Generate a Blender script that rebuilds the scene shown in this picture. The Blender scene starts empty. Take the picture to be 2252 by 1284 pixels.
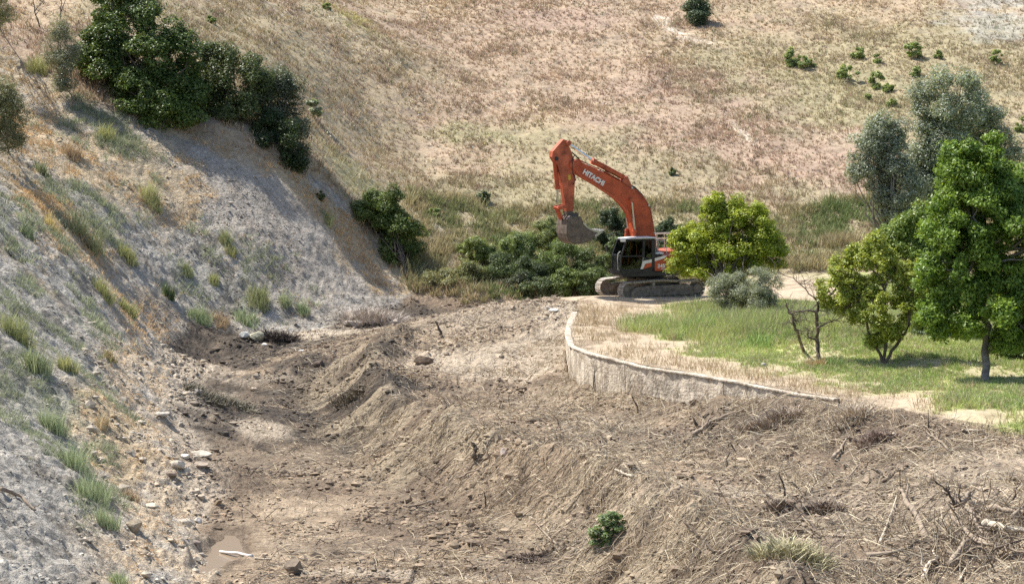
import bpy, math, random
import numpy as np
from mathutils import Vector, Matrix

# ---------------------------------------------------------------- camera
SC = bpy.context.scene
CAMH, PITCH, F = 9.5, math.radians(5.2), 4202.0
cam_d = bpy.data.cameras.new('camera'); cam = bpy.data.objects.new('camera', cam_d)
SC.collection.objects.link(cam)
cam.location = (0, 0, CAMH); cam.rotation_euler = (math.pi/2 - PITCH, 0, 0)
cam_d.sensor_fit = 'HORIZONTAL'; cam_d.angle = 2*math.atan(1126/F)
cam_d.clip_start = .5; cam_d.clip_end = 2000
SC.camera = cam
# ---------------------------------------------------------------- light
SUN_EL, SUN_AZ = math.radians(56), math.radians(-62)      # azimuth from +Y towards +X
w = bpy.data.worlds.new("World"); SC.world = w; w.use_nodes = True
nt = w.node_tree; nt.nodes.clear()
sky = nt.nodes.new('ShaderNodeTexSky'); sky.sky_type = 'NISHITA'; sky.sun_disc = False
sky.sun_elevation = SUN_EL; sky.sun_rotation = SUN_AZ; sky.air_density = 1.0; sky.dust_density = 1.5
bg = nt.nodes.new('ShaderNodeBackground'); bg.inputs[1].default_value = .125
wo = nt.nodes.new('ShaderNodeOutputWorld')
nt.links.new(sky.outputs[0], bg.inputs[0]); nt.links.new(bg.outputs[0], wo.inputs[0])
sl = bpy.data.lights.new('sun', 'SUN'); sl.energy = 5.0; sl.angle = math.radians(.55); sl.color = (1, .955, .88)
so = bpy.data.objects.new('sun', sl); SC.collection.objects.link(so)
sd = Vector((math.sin(SUN_AZ)*math.cos(SUN_EL), math.cos(SUN_AZ)*math.cos(SUN_EL), math.sin(SUN_EL)))
so.rotation_euler = sd.to_track_quat('Z', 'Y').to_euler(); so.location = (0, 60, 80)
SC.view_settings.view_transform = 'Standard'; SC.view_settings.look = 'None'
SC.view_settings.exposure = .70; SC.view_settings.gamma = 1
SC.view_settings.use_curve_mapping = False
SC.render.engine = 'CYCLES'
SC.cycles.max_bounces = 6; SC.cycles.diffuse_bounces = 3; SC.cycles.transmission_bounces = 4
SC.cycles.transparent_max_bounces = 8; SC.cycles.use_denoising = False

# ---------------------------------------------------------------- helpers
R0 = np.random.RandomState(7)
def ray(px, py):
    a = (px-1126)/F; b = -(py-642)/F
    return np.array((a, math.cos(PITCH)+b*math.sin(PITCH), -math.sin(PITCH)+b*math.cos(PITCH)))
def Pz(px, py, z):
    r = ray(px, py); t = (z-CAMH)/r[2]; return np.array((r[0]*t, r[1]*t, z))
def Pd(px, py, d):
    r = ray(px, py); t = d/r[1]; return np.array((r[0]*t, d, CAMH+r[2]*t))
def hsh(ix, iy, seed):
    h = (ix.astype(np.int64)*374761393 + iy.astype(np.int64)*668265263 + seed*974711) & 0xffffffff
    h = ((h ^ (h >> 13))*1274126177) & 0xffffffff
    return ((h ^ (h >> 16)) & 0xffff)/65535.0
def vn(x, y, seed=0):                                    # value noise, -1..1
    xi = np.floor(x); yi = np.floor(y); fx = x-xi; fy = y-yi
    fx = fx*fx*(3-2*fx); fy = fy*fy*(3-2*fy)
    a = hsh(xi, yi, seed); b = hsh(xi+1, yi, seed); c = hsh(xi, yi+1, seed); d = hsh(xi+1, yi+1, seed)
    return (a+(b-a)*fx+(c-a)*fy+(a-b-c+d)*fx*fy)*2-1
def fbm(x, y, sc, octv=4, seed=0, gain=.5):
    x = x/sc; y = y/sc; s = 0; a = 1; t = 0
    for i in range(octv):
        s = s + a*vn(x, y, seed+i*17); t += a; a *= gain
        x, y = x*1.62-y*1.19+3.1, x*1.19+y*1.62+7.7
    return s/t
def billow(x, y, sc, octv=3, seed=0):
    x = x/sc; y = y/sc; s = 0; a = 1; t = 0
    for i in range(octv):
        s = s + a*np.abs(vn(x, y, seed+i*13)); t += a; a *= .5
        x, y = x*1.62-y*1.19+1.1, x*1.19+y*1.62+2.7
    return s/t
def ss(a, b, x):
    t = np.clip((x-a)/(b-a), 0, 1); return t*t*(3-2*t)
def pdist(x, y, pts, closed=False):
    """signed distance to an open polyline (positive = left of its direction)"""
    best = np.full(x.shape, 1e9); sg = np.ones(x.shape)
    for (x0, y0), (x1, y1) in zip(pts[:-1], pts[1:]):
        dx, dy = x1-x0, y1-y0; L = dx*dx+dy*dy
        t = np.clip(((x-x0)*dx+(y-y0)*dy)/L, 0, 1)
        d = np.hypot(x-x0-t*dx, y-y0-t*dy)
        c = dx*(y-y0)-dy*(x-x0)
        m = d < best-1e-6
        sg = np.where(m, np.sign(c), sg); best = np.where(m, d, best)
    return best*sg
def tps(ctrl):
    C = np.array(ctrl, float); n = len(C); X = C[:, :2]/20
    D = np.hypot(X[:, None, 0]-X[None, :, 0], X[:, None, 1]-X[None, :, 1])
    K = np.where(D > 0, D*D*np.log(D+1e-12), 0)+np.eye(n)*2e-3
    Pm = np.c_[np.ones(n), X]; A = np.zeros((n+3, n+3)); A[:n, :n] = K; A[:n, n:] = Pm; A[n:, :n] = Pm.T
    wv = np.linalg.solve(A, np.r_[C[:, 2], 0, 0, 0])
    def f(x, y):
        x = x/20; y = y/20; r = wv[n]+wv[n+1]*x+wv[n+2]*y
        for i in range(n):
            d2 = (x-X[i, 0])**2+(y-X[i, 1])**2
            r = r+wv[i]*.5*d2*np.log(d2+1e-18)
        return r
    return f

# ---------------------------------------------------------------- terrain height
Z = lambda *a: tuple(Pz(*a)); D = lambda *a: tuple(Pd(*a))
CT = [  # stream floor
 Z(450,1284,-3.5), Z(600,1284,-3.5), Z(900,1284,-3.5), Z(1280,1284,-3.4), Z(430,1150,-3.4), Z(620,1120,-3.4), Z(1040,1200,-3.3),
 Z(850,1080,-3.3), Z(380,1000,-3.2), Z(560,960,-3.15), Z(740,960,-3.1), Z(420,880,-2.9), Z(600,870,-2.8), Z(720,860,-2.7), Z(400,790,-2.4),
 Z(520,790,-2.3), Z(640,775,-2.2), Z(740,742,-1.95), Z(860,700,-1.7), Z(910,684,-1.6),
 # berm crest, bench
 Z(830,838,-1.85), Z(1000,950,-1.9), Z(1300,1045,-1.85), Z(1500,1135,-1.9), Z(1700,1265,-1.9), Z(740,800,-1.75), Z(860,750,-1.1), Z(900,890,-2.3),
 Z(1000,700,-.45), Z(1000,760,-1.1), Z(1100,820,-1.6), Z(1150,700,-.4), Z(1240,835,-1.7), Z(1230,760,-1.0), Z(1235,700,-.15), Z(1400,890,-1.55), Z(1600,928,-1.3), Z(1830,925,-.75),
 Z(1200,930,-1.8), Z(1500,1000,-1.65), Z(1700,1080,-1.55), Z(2000,1180,-1.25), Z(2000,1284,-1.45), Z(1900,1000,-1.0),
 Z(2050,935,-.2), Z(2252,955,-.1), Z(2252,1100,-.7), Z(2252,1284,-1.1), Z(2450,950,0), Z(2450,1200,-.7), Z(1950,890,-.05),
 # ravine edge crest
 Z(930,700,-.75), Z(1050,674,-.15), Z(1150,662,-.05), Z(1250,654,0), Z(1400,652,0), Z(1600,650,0), Z(1250,676,0),Z(1450,680,0),
 # platform interior
 Z(1500,740,0), Z(1800,700,0), Z(1800,800,0), Z(2100,840,0), Z(2252,700,0), Z(2450,750,0), Z(1740,620,0), Z(2100,620,0), Z(2400,620,0), Z(2400,860,0),
 # ravine
 (-2,108,-2.2), (1,109.5,-2.3), (5,111,-2.0), (9,112,-1.2), (13,113,-.3), (18,113,.1), (28,114,.2),
 D(1050,650,112.5), D(1050,560,120), D(1050,450,127), D(1250,600,118), D(1250,500,125), D(1250,400,132),
 # left bank columns
 D(0,1284,42.7), D(0,1050,52), D(0,850,62), D(0,650,73), D(0,430,88), D(0,350,98), D(0,250,108), D(0,100,118), D(0,0,126),
 D(200,1284,46.5), D(200,1050,56.8), D(200,850,68.5), D(200,720,80), D(200,600,88), D(200,545,94), D(200,450,101), D(200,300,109), D(200,200,115), D(200,0,127),
 D(330,1150,55.5), D(330,950,67), D(330,800,80), D(300,720,88.5), D(300,640,96),
 D(400,720,97.5), D(400,600,102), D(400,500,105.5), D(400,400,109), D(400,290,113), D(400,200,119), D(400,0,140),
 D(560,680,102.5), D(560,600,105), D(560,500,108), D(560,400,111.5), D(560,330,114), D(560,200,123), D(560,0,150),
 D(700,715,103), D(700,650,106), D(700,550,110), D(700,450,114), D(700,400,116.5), D(700,300,126), D(700,200,137), D(700,0,160),
 D(800,620,111), D(800,550,114.5), D(800,480,118), D(800,400,125), D(800,300,136), D(800,0,172),
 D(900,640,113.5), D(900,560,117), D(900,450,125), D(900,300,139), D(900,0,176),
 # hill
 D(1100,300,141), D(1100,150,158), D(1100,0,178), D(1400,450,128), D(1400,300,141), D(1400,150,158), D(1400,0,178),
 D(1740,560,118), D(1740,480,125), D(1740,300,142), D(1740,150,159), D(1740,0,179), D(2100,480,125), D(2100,300,142), D(2100,150,158), D(2100,0,178),
 D(2400,480,125), D(2400,300,141), D(2400,150,157), D(2400,0,177),
 (-110,260,62), (-60,260,55), (0,260,46), (60,260,46), (110,260,48), (-180,420,90), (0,420,84), (180,420,86), (-60,160,36), (75,150,14),
 (-28,60,11), (-24,45,9), (-20,30,6), (-10,28,-3.2), (0,28,-3.4), (12,28,-1.5), (24,30,-.8), (30,60,0), (36,90,0), (-45,90,22), (-50,120,28)]
low = tps(CT)
# wall line (top, outer face) in world metres
WALLP = [Pz(1262,684,.02), Pz(1250,706,.02), Pz(1244,735,.02), Pz(1252,757,.02), Pz(1285,775,.02), Pz(1340,789,.02), Pz(1420,805,.02), Pz(1500,818,.02),
         Pz(1600,836,.02), Pz(1700,853,.02), Pz(1830,876,.02), Pz(1930,893,.02)]
WP = [(p[0], p[1]) for p in WALLP]
sv = np.concatenate([np.linspace(-.5, -.292, 40, endpoint=False), np.arange(-.292, .292, .0008), np.linspace(.292, .5, 40)])
yv = [26.0]
while yv[-1] < 440:
    y_ = yv[-1]
    yv.append(y_ + (.35 if y_ < 40 else .08+.0009*(y_-40) if y_ < 122 else .2 if y_ < 192 else 1+.1*(y_-192)))
yv = np.array(yv); NS, NY = len(sv), len(yv)
# coarse evaluation then bilinear
ci = np.unique(np.r_[np.arange(0, NS, 5), NS-1]); cj = np.unique(np.r_[np.arange(0, NY, 5), NY-1])
zc = low(yv[cj][:, None]*sv[ci][None, :], yv[cj][:, None]*np.ones(len(ci))[None, :])
zr = np.empty((len(cj), NS))
for k in range(len(cj)): zr[k] = np.interp(np.arange(NS), ci, zc[k])
zl = np.empty((NY, NS))
for k in range(NS): zl[:, k] = np.interp(np.arange(NY), cj, zr[:, k])
GX = yv[:, None]*sv[None, :]; GY = yv[:, None]*np.ones(NS)[None, :]
dW = pdist(GX, GY, WP)                        # positive on the orchard side
x0w, y0w = WP[0]; x1w, y1w = WP[-1]
plat = (dW > .17) & (GX > 0) & (GY > 55) & (GY < 97) 
# toe of the clay bank and its upper edge against the hill
TOE = [p[:2] for p in (Pz(470,1400,-3.5), Pz(455,1284,-3.5), Pz(420,1150,-3.4), Pz(365,1000,-3.2), Pz(375,900,-2.9), Pz(350,800,-2.4), Pz(420,748,-2.0), Pz(560,737,-1.9), Pz(720,722,-1.8), Pz(880,682,-1.6), Pz(960,664,-2))]
dT = pdist(GX, GY, TOE)                       # positive on the bank side
EDGE = [p[:2] for p in (Pd(-300,-60,105), Pd(0,100,118), Pd(150,215,114), Pd(260,275,113), Pd(450,300,113.5), Pd(560,335,114), Pd(640,375,115), Pd(700,415,116.5), Pd(760,490,117.5), Pd(830,590,115.5), Pd(890,640,113.5), Pd(960,664,112.5))]
dE = (GY-np.interp(GX, [p[0] for p in EDGE], [p[1] for p in EDGE]))*.75                      # positive beyond the edge (hill side)
RAV = [(-3,111.5), (2,112.5), (6,113.5), (10,114.5), (14,114.5), (40,115), (120,117)]
dR = pdist(GX, GY, RAV)                       # positive on the hill side
dHill = np.maximum(np.where(GX < -3, dE, -99), np.where(GX >= -3, dR, -99))
mBank = ss(-.25, .35, dT+.25*fbm(GX, GY, 1.5, 3, 5))*ss(.5, -.5, dE+.3*fbm(GX, GY, 2, 3, 6))*ss(2, -2, GX-2)
mHill = ss(-.6, .6, dHill+.4*fbm(GX, GY, 2, 3, 8))
inpl = (ss(.1, .4, dW)*(GX > 0)*(GY > 50)*(GY < 98))
zr_ = np.where((GX > 1.5) & (GY > 97.9) & (GY < 113), 1, 0)
mPlat = np.clip(inpl*ss(-1.5, .5, GY-Pz(2252,950,0)[1]) + ss(.5, 1.5, GX-1.5)*ss(97, 98, GY)*ss(0, -1, dHill), 0, 1)*(1-mHill)
mChan = np.clip(1-mBank-mHill-mPlat, 0, 1)
# berm flank : slope magnitude of the macro field
gy_, gx_ = np.gradient(zl)
sx = gx_/np.maximum(np.gradient(GX, axis=1), 1e-6); syr = gy_/np.gradient(yv)[:, None]
slope = np.hypot(sx, syr - sx*sv[None, :])
z = zl.copy()
U, V = GX, GY
rough = fbm(U, V, 6, 3, 21)*.5+.5
# disturbed earth
near = ss(130, 60, GY)
rgh = np.clip(.75+.9*fbm(U, V, 5, 3, 71), .35, 1.5)
ch = .18*fbm(U, V, 3.2, 3, 1) + rgh*(.16*billow(U, V, 1.3, 3, 2) + .19*billow(U, V, .5, 3, 3) + .15*billow(U, V, .24, 2, 33))
mudr = np.exp(-(((U+12)/6)**2+((V-88)/9)**2)); ch = ch + mudr*(.20*billow(U, V, .8, 3, 35)+.10*billow(U, V, .3, 2, 36)-.12)
flat = ss(.35, .12, slope)*ss(-2.3, -2.9, zl)*ss(.1, -.6, dT)
ch = ch*(1-.45*flat)
# bucket-drawn furrows on the flank, running across the contours (towards the lower left)
fu = U*.75+V*.30; fv = -U*.30+V*.75
CREST = [p[:2] for p in (Pz(905,735,-.9), Pz(850,775,-1.4), Pz(825,838,-1.85), Pz(900,895,-1.9), Pz(1000,950,-1.9), Pz(1150,1000,-1.9), Pz(1300,1045,-1.85), Pz(1500,1135,-1.9), Pz(1700,1265,-1.9), Pz(1760,1330,-1.9))]
dC = pdist(GX, GY, CREST)                     # negative on the channel side
flank = ss(.6, -.3, dC)*ss(-4.2, -2.4, dC)*mChan*ss(.5, -1, dT)*ss(95, 88, V)
fa = U*.43-V*.9; fc = U*.9+V*.43
crestn = np.exp(-((dC+.1)/.75)**2)*ss(95, 88, V)*mChan
ch = ch*(1-.45*flank) + flank*(.15*vn(fa*1.1, fc*.25, 50)+.15*vn(fa*2.9, fc*.45, 51)+.09*vn(fa*7, fc*.9, 53)) + crestn*(.34+.30*fbm(U, V, 1.6, 3, 54))
# spoil windrow piled along the channel rim
ch = ch + .25*ss(.9, 0, np.abs(zl+1.9))*flank*fbm(U, V, .9, 3, 52)
# clay bank : rills down the face, crumbly clods
ru = U*.62-V*.78; rv = U*.78+V*.62                        # along contour / down slope on the far face
wf = ss(88, 100, V)
along = np.where(V > 93, ru, V)
bk = .38*fbm(U, V, 5, 3, 11) + .26*billow(along, rv*.35, 1.5, 3, 12) + .27*billow(U, V, .62, 3, 13) + .13*billow(U, V, .25, 2, 14)
smooth_cut = ss(0, 4.0, 6.2-np.hypot((U+15.5)/1.25, (V-112)))   # the fresh cut below the shrubs is smoother
bk = bk*(1-.55*np.clip(smooth_cut, 0, 1)) + .12*np.clip(smooth_cut, 0, 1)*vn(ru*1.1, rv*.22, 15)
pl = .05*fbm(U, V, 2.5, 3, 41) + .03*billow(U, V, .45, 2, 42)
hl = .5*fbm(U, V, 9, 3, 31) + .22*fbm(U, V, 2.2, 3, 32) + .09*billow(U, V, .7, 2, 34)
nearramp = ss(30, 40, V)
steep = ss(96, 88, V)*mChan*(.50*np.exp(-((dC+.2)/.95)**2)-.45*np.exp(-((dC+3.0)/1.2)**2))
z = z + steep + (mChan*(ch-.12) + mBank*(bk-.2) + mHill*hl + mPlat*pl*.6)*nearramp*ss(400, 250, V)
pz = .0 + pl*.5
z = z + mChan*ss(-2.2, -.2, dW)*(dW < 0)*(GX > 0)*(GY > 60)*(GY < 88)*(.30+.35*fbm(U, V, 1.4, 3, 55)+.35*ss(4.5, 10, U))
z = np.where((dW < 0) & (dW > -2.5) & (GX > 0) & (GY > 60) & (GY < 93), np.minimum(z, -.12+.12*fbm(U, V, .6, 2, 56)+ss(11.2, 13, U)*.2+ss(88, 93, V)*.4), z)
z = np.where(plat, np.maximum(z, pz), z)
z = np.where((dW > -.6) & (dW <= .17) & (GX > 0) & (GY > 60) & (GY < 93), np.minimum(z, -.16), z)
# the stream puddle lies in a shallow pan, the spoil hollows
n_small = fbm(U, V, .4, 3, 61)
PUD = Pz(505,1205,-3.42); PL = float(np.median(zl[np.hypot(U-PUD[0], (V-PUD[1])/3) < 1]))-.16
dp = np.hypot((U-PUD[0]+.25)/.58, (V-PUD[1])/2.7)
dp = dp+.16*np.sin(U*3.1+V*1.3)+.12*np.sin(V*1.9-U*5+1)+.08*np.sin(U*9+V*4)+.08*n_small
pan = PL-.07+.13*ss(.4, 1.15, dp)+.03*n_small
z = z*ss(.8, 1.5, dp)+pan*(1-ss(.8, 1.5, dp)); dg = np.hypot((U-PUD[0])/.95, (V-PUD[1])/4.0); z = np.where((dp > 1.05) & (dg < 6), np.maximum(z, PL+.10*ss(1.0, 1.6, dp)-.02+.03*n_small+.03*ss(1.3, 1.6, dp)), z)
def H(x, y):
    x = np.asarray(x, float); y = np.asarray(y, float)
    s = np.clip(x/y, sv[0], sv[-1]-1e-6); fi = np.interp(s, sv, np.arange(NS)); fj = np.interp(y, yv, np.arange(NY))
    i = np.clip(fi.astype(int), 0, NS-2); j = np.clip(fj.astype(int), 0, NY-2); a = fi-i; b = fj-j
    return (z[j, i]*(1-a)+z[j, i+1]*a)*(1-b)+(z[j+1, i]*(1-a)+z[j+1, i+1]*a)*b
def onray(px, py, d0=36, d1=330):
    """first point where the line of sight through a photo pixel meets the ground"""
    r = ray(px, py); t = np.concatenate([np.arange(d0, 130, .05), np.arange(130, d1, .25)])/r[1]
    zz = H(r[0]*t, r[1]*t); hit = np.nonzero(zz >= CAMH+r[2]*t)[0]
    k = hit[0] if len(hit) else len(t)-1
    return np.array((r[0]*t[k], r[1]*t[k], zz[k]))

# ---------------------------------------------------------------- ground colour (albedo of the soils and of the turf, nothing else)
def mixc(c, col, m):
    return c*(1-m[..., None])+np.array(col)*m[..., None]
def patch(px, py, rx, ry, rot=0, soft=.35, nz=.5, sc=1.5, seed=0):
    p = onray(px, py); dx = GX-p[0]; dy = GY-p[1]; c_, s_ = math.cos(rot), math.sin(rot)
    a = (dx*c_+dy*s_)/rx; b = (-dx*s_+dy*c_)/ry
    sel = (np.abs(dx) < max(rx, ry)*2.5) & (np.abs(dy) < max(rx, ry)*2.5)
    out = np.zeros(GX.shape)
    q = np.hypot(a[sel], b[sel])+nz*fbm(GX[sel], GY[sel], sc, 4, 300+seed)
    out[sel] = ss(1+soft, 1-soft, q); return out
n1 = fbm(U, V, 3.5, 4, 101); n2 = fbm(U, V, .8, 3, 102); n3 = fbm(U, V, .25, 2, 103)
col = np.zeros(GX.shape+(3,)); col[:] = (.325, .248, .172)
col = mixc(col, (.22, .165, .115), ss(-.1, .45, n1+.7*n2))
col = mixc(col, (.45, .355, .25), ss(.1, .55, -n1+.9*n2+.3*n3)*.7)
col = mixc(col, (.15, .112, .08), ss(.18, .5, fbm(U, V, 1.0, 4, 105)+.3*n3)*.65)
# damp dark mud of the stream floor
mud = np.maximum.reduce([patch(480,785,4.2,5.0,.1,.3,.6,1.5,1), patch(560,870,6.0,2.6,0,.3,.6,1.2,2), patch(700,850,3.2,2.4,0,.3,.7,1.2,3)*.9,
    patch(620,755,2.6,2.2,0,.3,.5,1.2,4), patch(690,905,4.2,1.8,0,.4,.7,1.2,5)*.8, patch(800,720,3.6,2.8,.3,.3,.5,1.3,6), patch(420,820,1.6,3.0,0,.3,.5,1.2,26),
    patch(800,930,2.0,4.0,0,.5,.7,1.2,27)*.7, patch(720,800,2.6,1.6,0,.5,.7,1.2,28)*.7, patch(880,690,3.0,2.0,.4,.4,.5,1.3,29)*.8, patch(470,900,3.5,3.5,0,.4,.6,1.2,64)*.75, patch(650,930,4,3,0,.5,.7,1.2,65)*.6, patch(560,1010,4,5,0,.6,.9,1.2,66)*.35])
col = mixc(col, (.085, .070, .056), np.clip(mud*1.5, 0, 1)*(mChan+mBank*.6)*np.clip(.9+.5*n2, 0, 1))
for (a, b, rx, ry, s_, k) in ((1640,935,1.4,2.0,7,.7), (1450,890,2.2,1.5,8,.5), (1750,1120,1.2,1.2,9,.6), (1600,1180,2.5,2.0,10,.45), (1700,1250,2,1.5,11,.5), (900,1010,2,3,12,.4),
                         (1500,960,4,3,13,.4), (1120,880,3,3,14,.35), (1900,1250,2.5,1.6,15,.45), (1150,1240,2.2,.9,16,.5), (800,1200,3,.9,17,.4), (1700,960,2,2,18,.4), (1560,1230,1.5,1.5,19,.4)):
    col = mixc(col, (.13, .10, .075), patch(a, b, rx, ry, 0, .5, .9, .9, s_)*k*mChan)
col = mixc(col, (.16, .12, .085), ss(1.9, 1.2, dp)*.8*mChan)
# pale dry crust
for (a, b, rx, ry, s_, k) in ((1120,790,4,4,40,.7), (1050,700,3.5,4,41,.4), (575,942,1.2,1.0,42,.6), (560,835,1.6,.5,43,.35), (350,830,1.5,7,44,.9), (340,760,3.2,3.4,45,.9), (660,730,4.5,1.6,46,.9),
                         (390,1120,1.0,5,47,.8), (330,950,1.0,9,48,.8), (420,1250,.8,3,49,.7), (870,1260,2.5,.6,50,.6), (1690,1078,1.5,.5,51,.8), (1330,700,2.5,6,52,.6), (2100,1080,4,4,53,.35), (1400,1080,3,2,54,.3), (1230,690,1.0,5,55,.6)):
    col = mixc(col, (.52, .435, .33), patch(a, b, rx, ry, 0, .4, .6, .8, s_)*k*(1-mHill))
ribs = .5+.5*np.sin(V*2*math.pi/.36+2*n1)      # grouser prints of the machine on the pale haul strip
scr = np.maximum(patch(1690,1078,1.5,1.0,.05,.3,.3,1,62), patch(575,942,1.1,1.2,.1,.3,.3,1,63)*.8); col = mixc(col, (.50, .415, .31), scr*.8)
z = z*(1-scr*.9)+(zl-.02+.035*np.sin(V*2*math.pi/.42+.3*U))*scr*.9
trk = np.maximum(patch(330,745,3.4,2.6,0,.4,.3,1,60), patch(680,735,4.2,1.4,0,.4,.3,1,61))
z = z - .07*trk*ribs*(mChan+mBank)
col = mixc(col, (.40, .325, .225), flank*ss(.0, .5, vn(fa*1.1, fc*.25, 50)+.5*n2)*.7)
# clay bank
cb = np.zeros_like(col); cb[:] = (.385, .355, .305)
cb = mixc(cb, (.215, .195, .165), ss(-.05, .4, n2+.6*n3))
cb = mixc(cb, (.48, .445, .385), ss(.1, .6, -n2+.5*n1+.5*n3)*.7)
beige = ss(4.2, .8, dT+1.1*n1)*ss(104, 90, V)
cb = mixc(cb, (.53, .425, .30), np.clip(beige*1.15, 0, 1)*.95*np.clip(.8+n2, 0, 1))
cb = mixc(cb, (.36, .31, .255), patch(500,380,10,5,-.4,.4,.5,2,70)*.55)
# golden litter and turf on the spurs of the bank
gold = ss(.05, .40, fbm(U, V, 4, 4, 111)+.25*ss(5, 10, zl)-.30*ss(2.0, -1.0, zl))
cutm = np.clip(patch(470,420,8,6,-.3,.3,.3,2,71)+patch(620,560,8,6,-.2,.4,.4,2,72), 0, 1)
gold = np.maximum(gold*(1-cutm), ss(9.5, 12.5, zl+1.5*n1)*.95)
cb = mixc(cb, (.46, .365, .23), gold*.75*np.clip(.7+n2, 0, 1))
for (a, b, rx, ry, s_, k) in ((110,460,1.2,5,73,.9), (170,540,.9,6,74,.8), (220,880,.6,4,75,.9), (250,960,.5,5,76,.9), (290,1040,.4,3,77,.8), (320,380,3,4,78,.7), (120,330,3,5,79,.6), (60,260,3,6,80,.5), (800,560,2.2,3,81,.8), (700,440,3,1.2,82,.8), (520,320,3,1.2,83,.6)):
    cb = mixc(cb, (.50, .385, .24), patch(a, b, rx, ry, 0, .5, .7, 1, s_)*k)
weedm = np.zeros(GX.shape)
for (a, b, rx, ry, s_, k) in ((120,850,1.0,8,85,.6), (180,1000,1.0,6,86,.7), (230,1090,.8,3,87,.6), (60,480,1.5,5,88,.5), (110,560,1.5,5,89,.5), (60,580,2,6,90,.4), (500,680,3,1,91,.3), (30,620,3,8,191,.6), (100,700,2.5,8,192,.55), (60,900,2,6,193,.5), (150,900,1.5,6,194,.6), (60,780,3,5,195,.6), (240,300,4,4,196,.4), (600,600,4,2,197,.25), (430,560,5,3,198,.2), (220,500,2,5,199,.4), (150,420,1.5,4,92,.4)):
    weedm = np.maximum(weedm, patch(a, b, rx, ry, 0, .5, .8, .8, s_)*k)
weedm = weedm*ss(-.25, .35, fbm(U, V, 1.1, 4, 290)+.4*n3)
cb = mixc(cb, (.24, .245, .165), weedm*.8)
col = mixc(np.zeros_like(col), (0, 0, 0), mBank*0)+col*(1-mBank[..., None])+cb*mBank[..., None]
# orchard ground
oc = np.zeros_like(col); oc[:] = (.56, .46, .33)
oc = mixc(oc, (.37, .30, .20), ss(0, .5, n2+.4*n1))
for (a, b, rx, ry, s_, k) in ((1620,740,7,9,120,1), (1800,760,7,8,121,1), (1560,700,4,8,122,.9), (1980,780,8,5,123,.8), (2200,740,8,14,124,.8), (2000,700,12,10,125,.9), (2220,885,3,1.2,126,.9), (1460,720,1.4,3,127,.4), (1380,715,1.2,3,128,.3)):
    oc = mixc(oc, (.20, .27, .075), patch(a, b, rx, ry, 0, .3, .5, 2, s_)*k)
gm = ss(1.4, 5.0, dW+2.6*fbm(U, V, 1.6, 4, 131)+.5*n3)*ss(.070, .100, U/V+.03*fbm(U, V, 2, 4, 132))
gm = np.maximum(gm, patch(2220,885,3,1.2,0,.3,.5,2,126)*.9); gm = np.maximum(gm, .5*patch(1460,720,1.4,3,0,.5,.7,1,127))
gm = np.maximum(gm*ss(98, 94, V), ss(94, 99, V)*ss(.105, .125, U/V)*.9); gm = gm*(1-patch(1750,640,2.6,9,0,.3,.3,2,130))*(1-.7*ss(-.1, .35, fbm(U, V, 2.5, 4, 133)))
dry = ss(.0, .5, fbm(U, V, 4, 3, 134))[..., None]
oc = np.zeros_like(col); oc[:] = (.43, .345, .245); oc = mixc(oc, (.27, .21, .145), ss(0, .5, n2+.4*n1)); oc = mixc(oc, (.26, .20, .14), ss(.9, .2, dW)*.5*ss(-.2, .3, n2))
oc = oc*(1-gm[..., None])+(np.array((.27, .33, .10))*(1-dry)+np.array((.42, .41, .18))*dry)*gm[..., None]
col = col*(1-mPlat[..., None])+oc*mPlat[..., None]
# hillside turf
h1 = fbm(U, V*.8, 14, 4, 201); h2 = fbm(U, V*.8, 5, 4, 202); h3 = fbm(U, V, 1.3, 3, 203)
hc = np.zeros_like(col); hc[:] = (.385, .295, .195)
pinkm = ss(-.05, .35, h1+.5*h2+.12)*ss(25, 5, U-.2*(V-130)+4)
for (a, b, rx, ry, s_, k) in ((900,180,10,10,210,.9), (1000,90,9,7,211,.9), (1000,370,11,6,212,.8), (1150,130,7,5,213,.6), (1400,430,9,4,214,.7), (1650,330,13,12,215,.9), (1800,420,6,8,216,.9), (1230,50,5,4,217,.9), (780,290,6,8,218,.6), (1550,210,10,7,219,.6), (900,400,6,5,220,.6)):
    pinkm = np.maximum(pinkm*.9, patch(a, b, rx, ry, 0, .5, .7, 3, s_)*k)
hc = mixc(hc, (.34, .24, .19), pinkm)
hc = mixc(hc, (.49, .40, .275), ss(.1, .5, h2-.4*h3)*.42)
hc = mixc(hc, (.24, .18, .135), ss(.15, .6, -h3+.3*h2)*.6)
grn = ss(.22, .5, fbm(U, V, 7, 4, 230)+.4*h3)*.28
for (a, b, rx, ry, s_, k) in ((780,390,2.5,4,231,.9), (1060,300,3.5,2,232,.8), (1230,320,5,4,233,.6), (1350,380,8,5,234,.6), (1580,130,4,3,235,.6), (1150,440,10,4,236,.7), (1000,500,7,8,237,.6), (1200,500,12,7,238,.6),
                         (1500,540,10,5,239,.6), (1780,520,10,7,240,.8), (1850,480,8,4,241,.6), (430,70,6,8,242,.5), (600,60,8,5,243,.4), (760,50,4,3,244,.5), (1850,210,9,9,245,.75), (2100,130,16,12,246,.6), (1700,120,8,5,346,.5), (600,130,10,10,347,.5), (720,250,2,5,247,.5), (2200,260,6,12,248,.5), (820,100,6,5,249,.4)):
    grn = np.maximum(grn, patch(a, b, rx, ry, 0, .6, .8, 2, s_)*k)
hc = mixc(hc, (.275, .265, .14), grn*.8)
hc = mixc(hc, (.48, .45, .16), patch(780,42,2.2,2.5,0,.6,1.1,1.2,250)*.55)
hc = mixc(hc, (.60, .52, .42), np.maximum.reduce([patch(1455,48,.7,2,0,.4,.5,1,251), patch(1490,72,1.6,.7,-.5,.4,.5,1,252), patch(1530,92,2,.6,-.3,.5,.5,1,253)*.6, patch(1635,298,.4,2.4,.2,.4,.5,1,254), patch(960,520,.6,3,0,.4,.5,1,255)*.7]))
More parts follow.
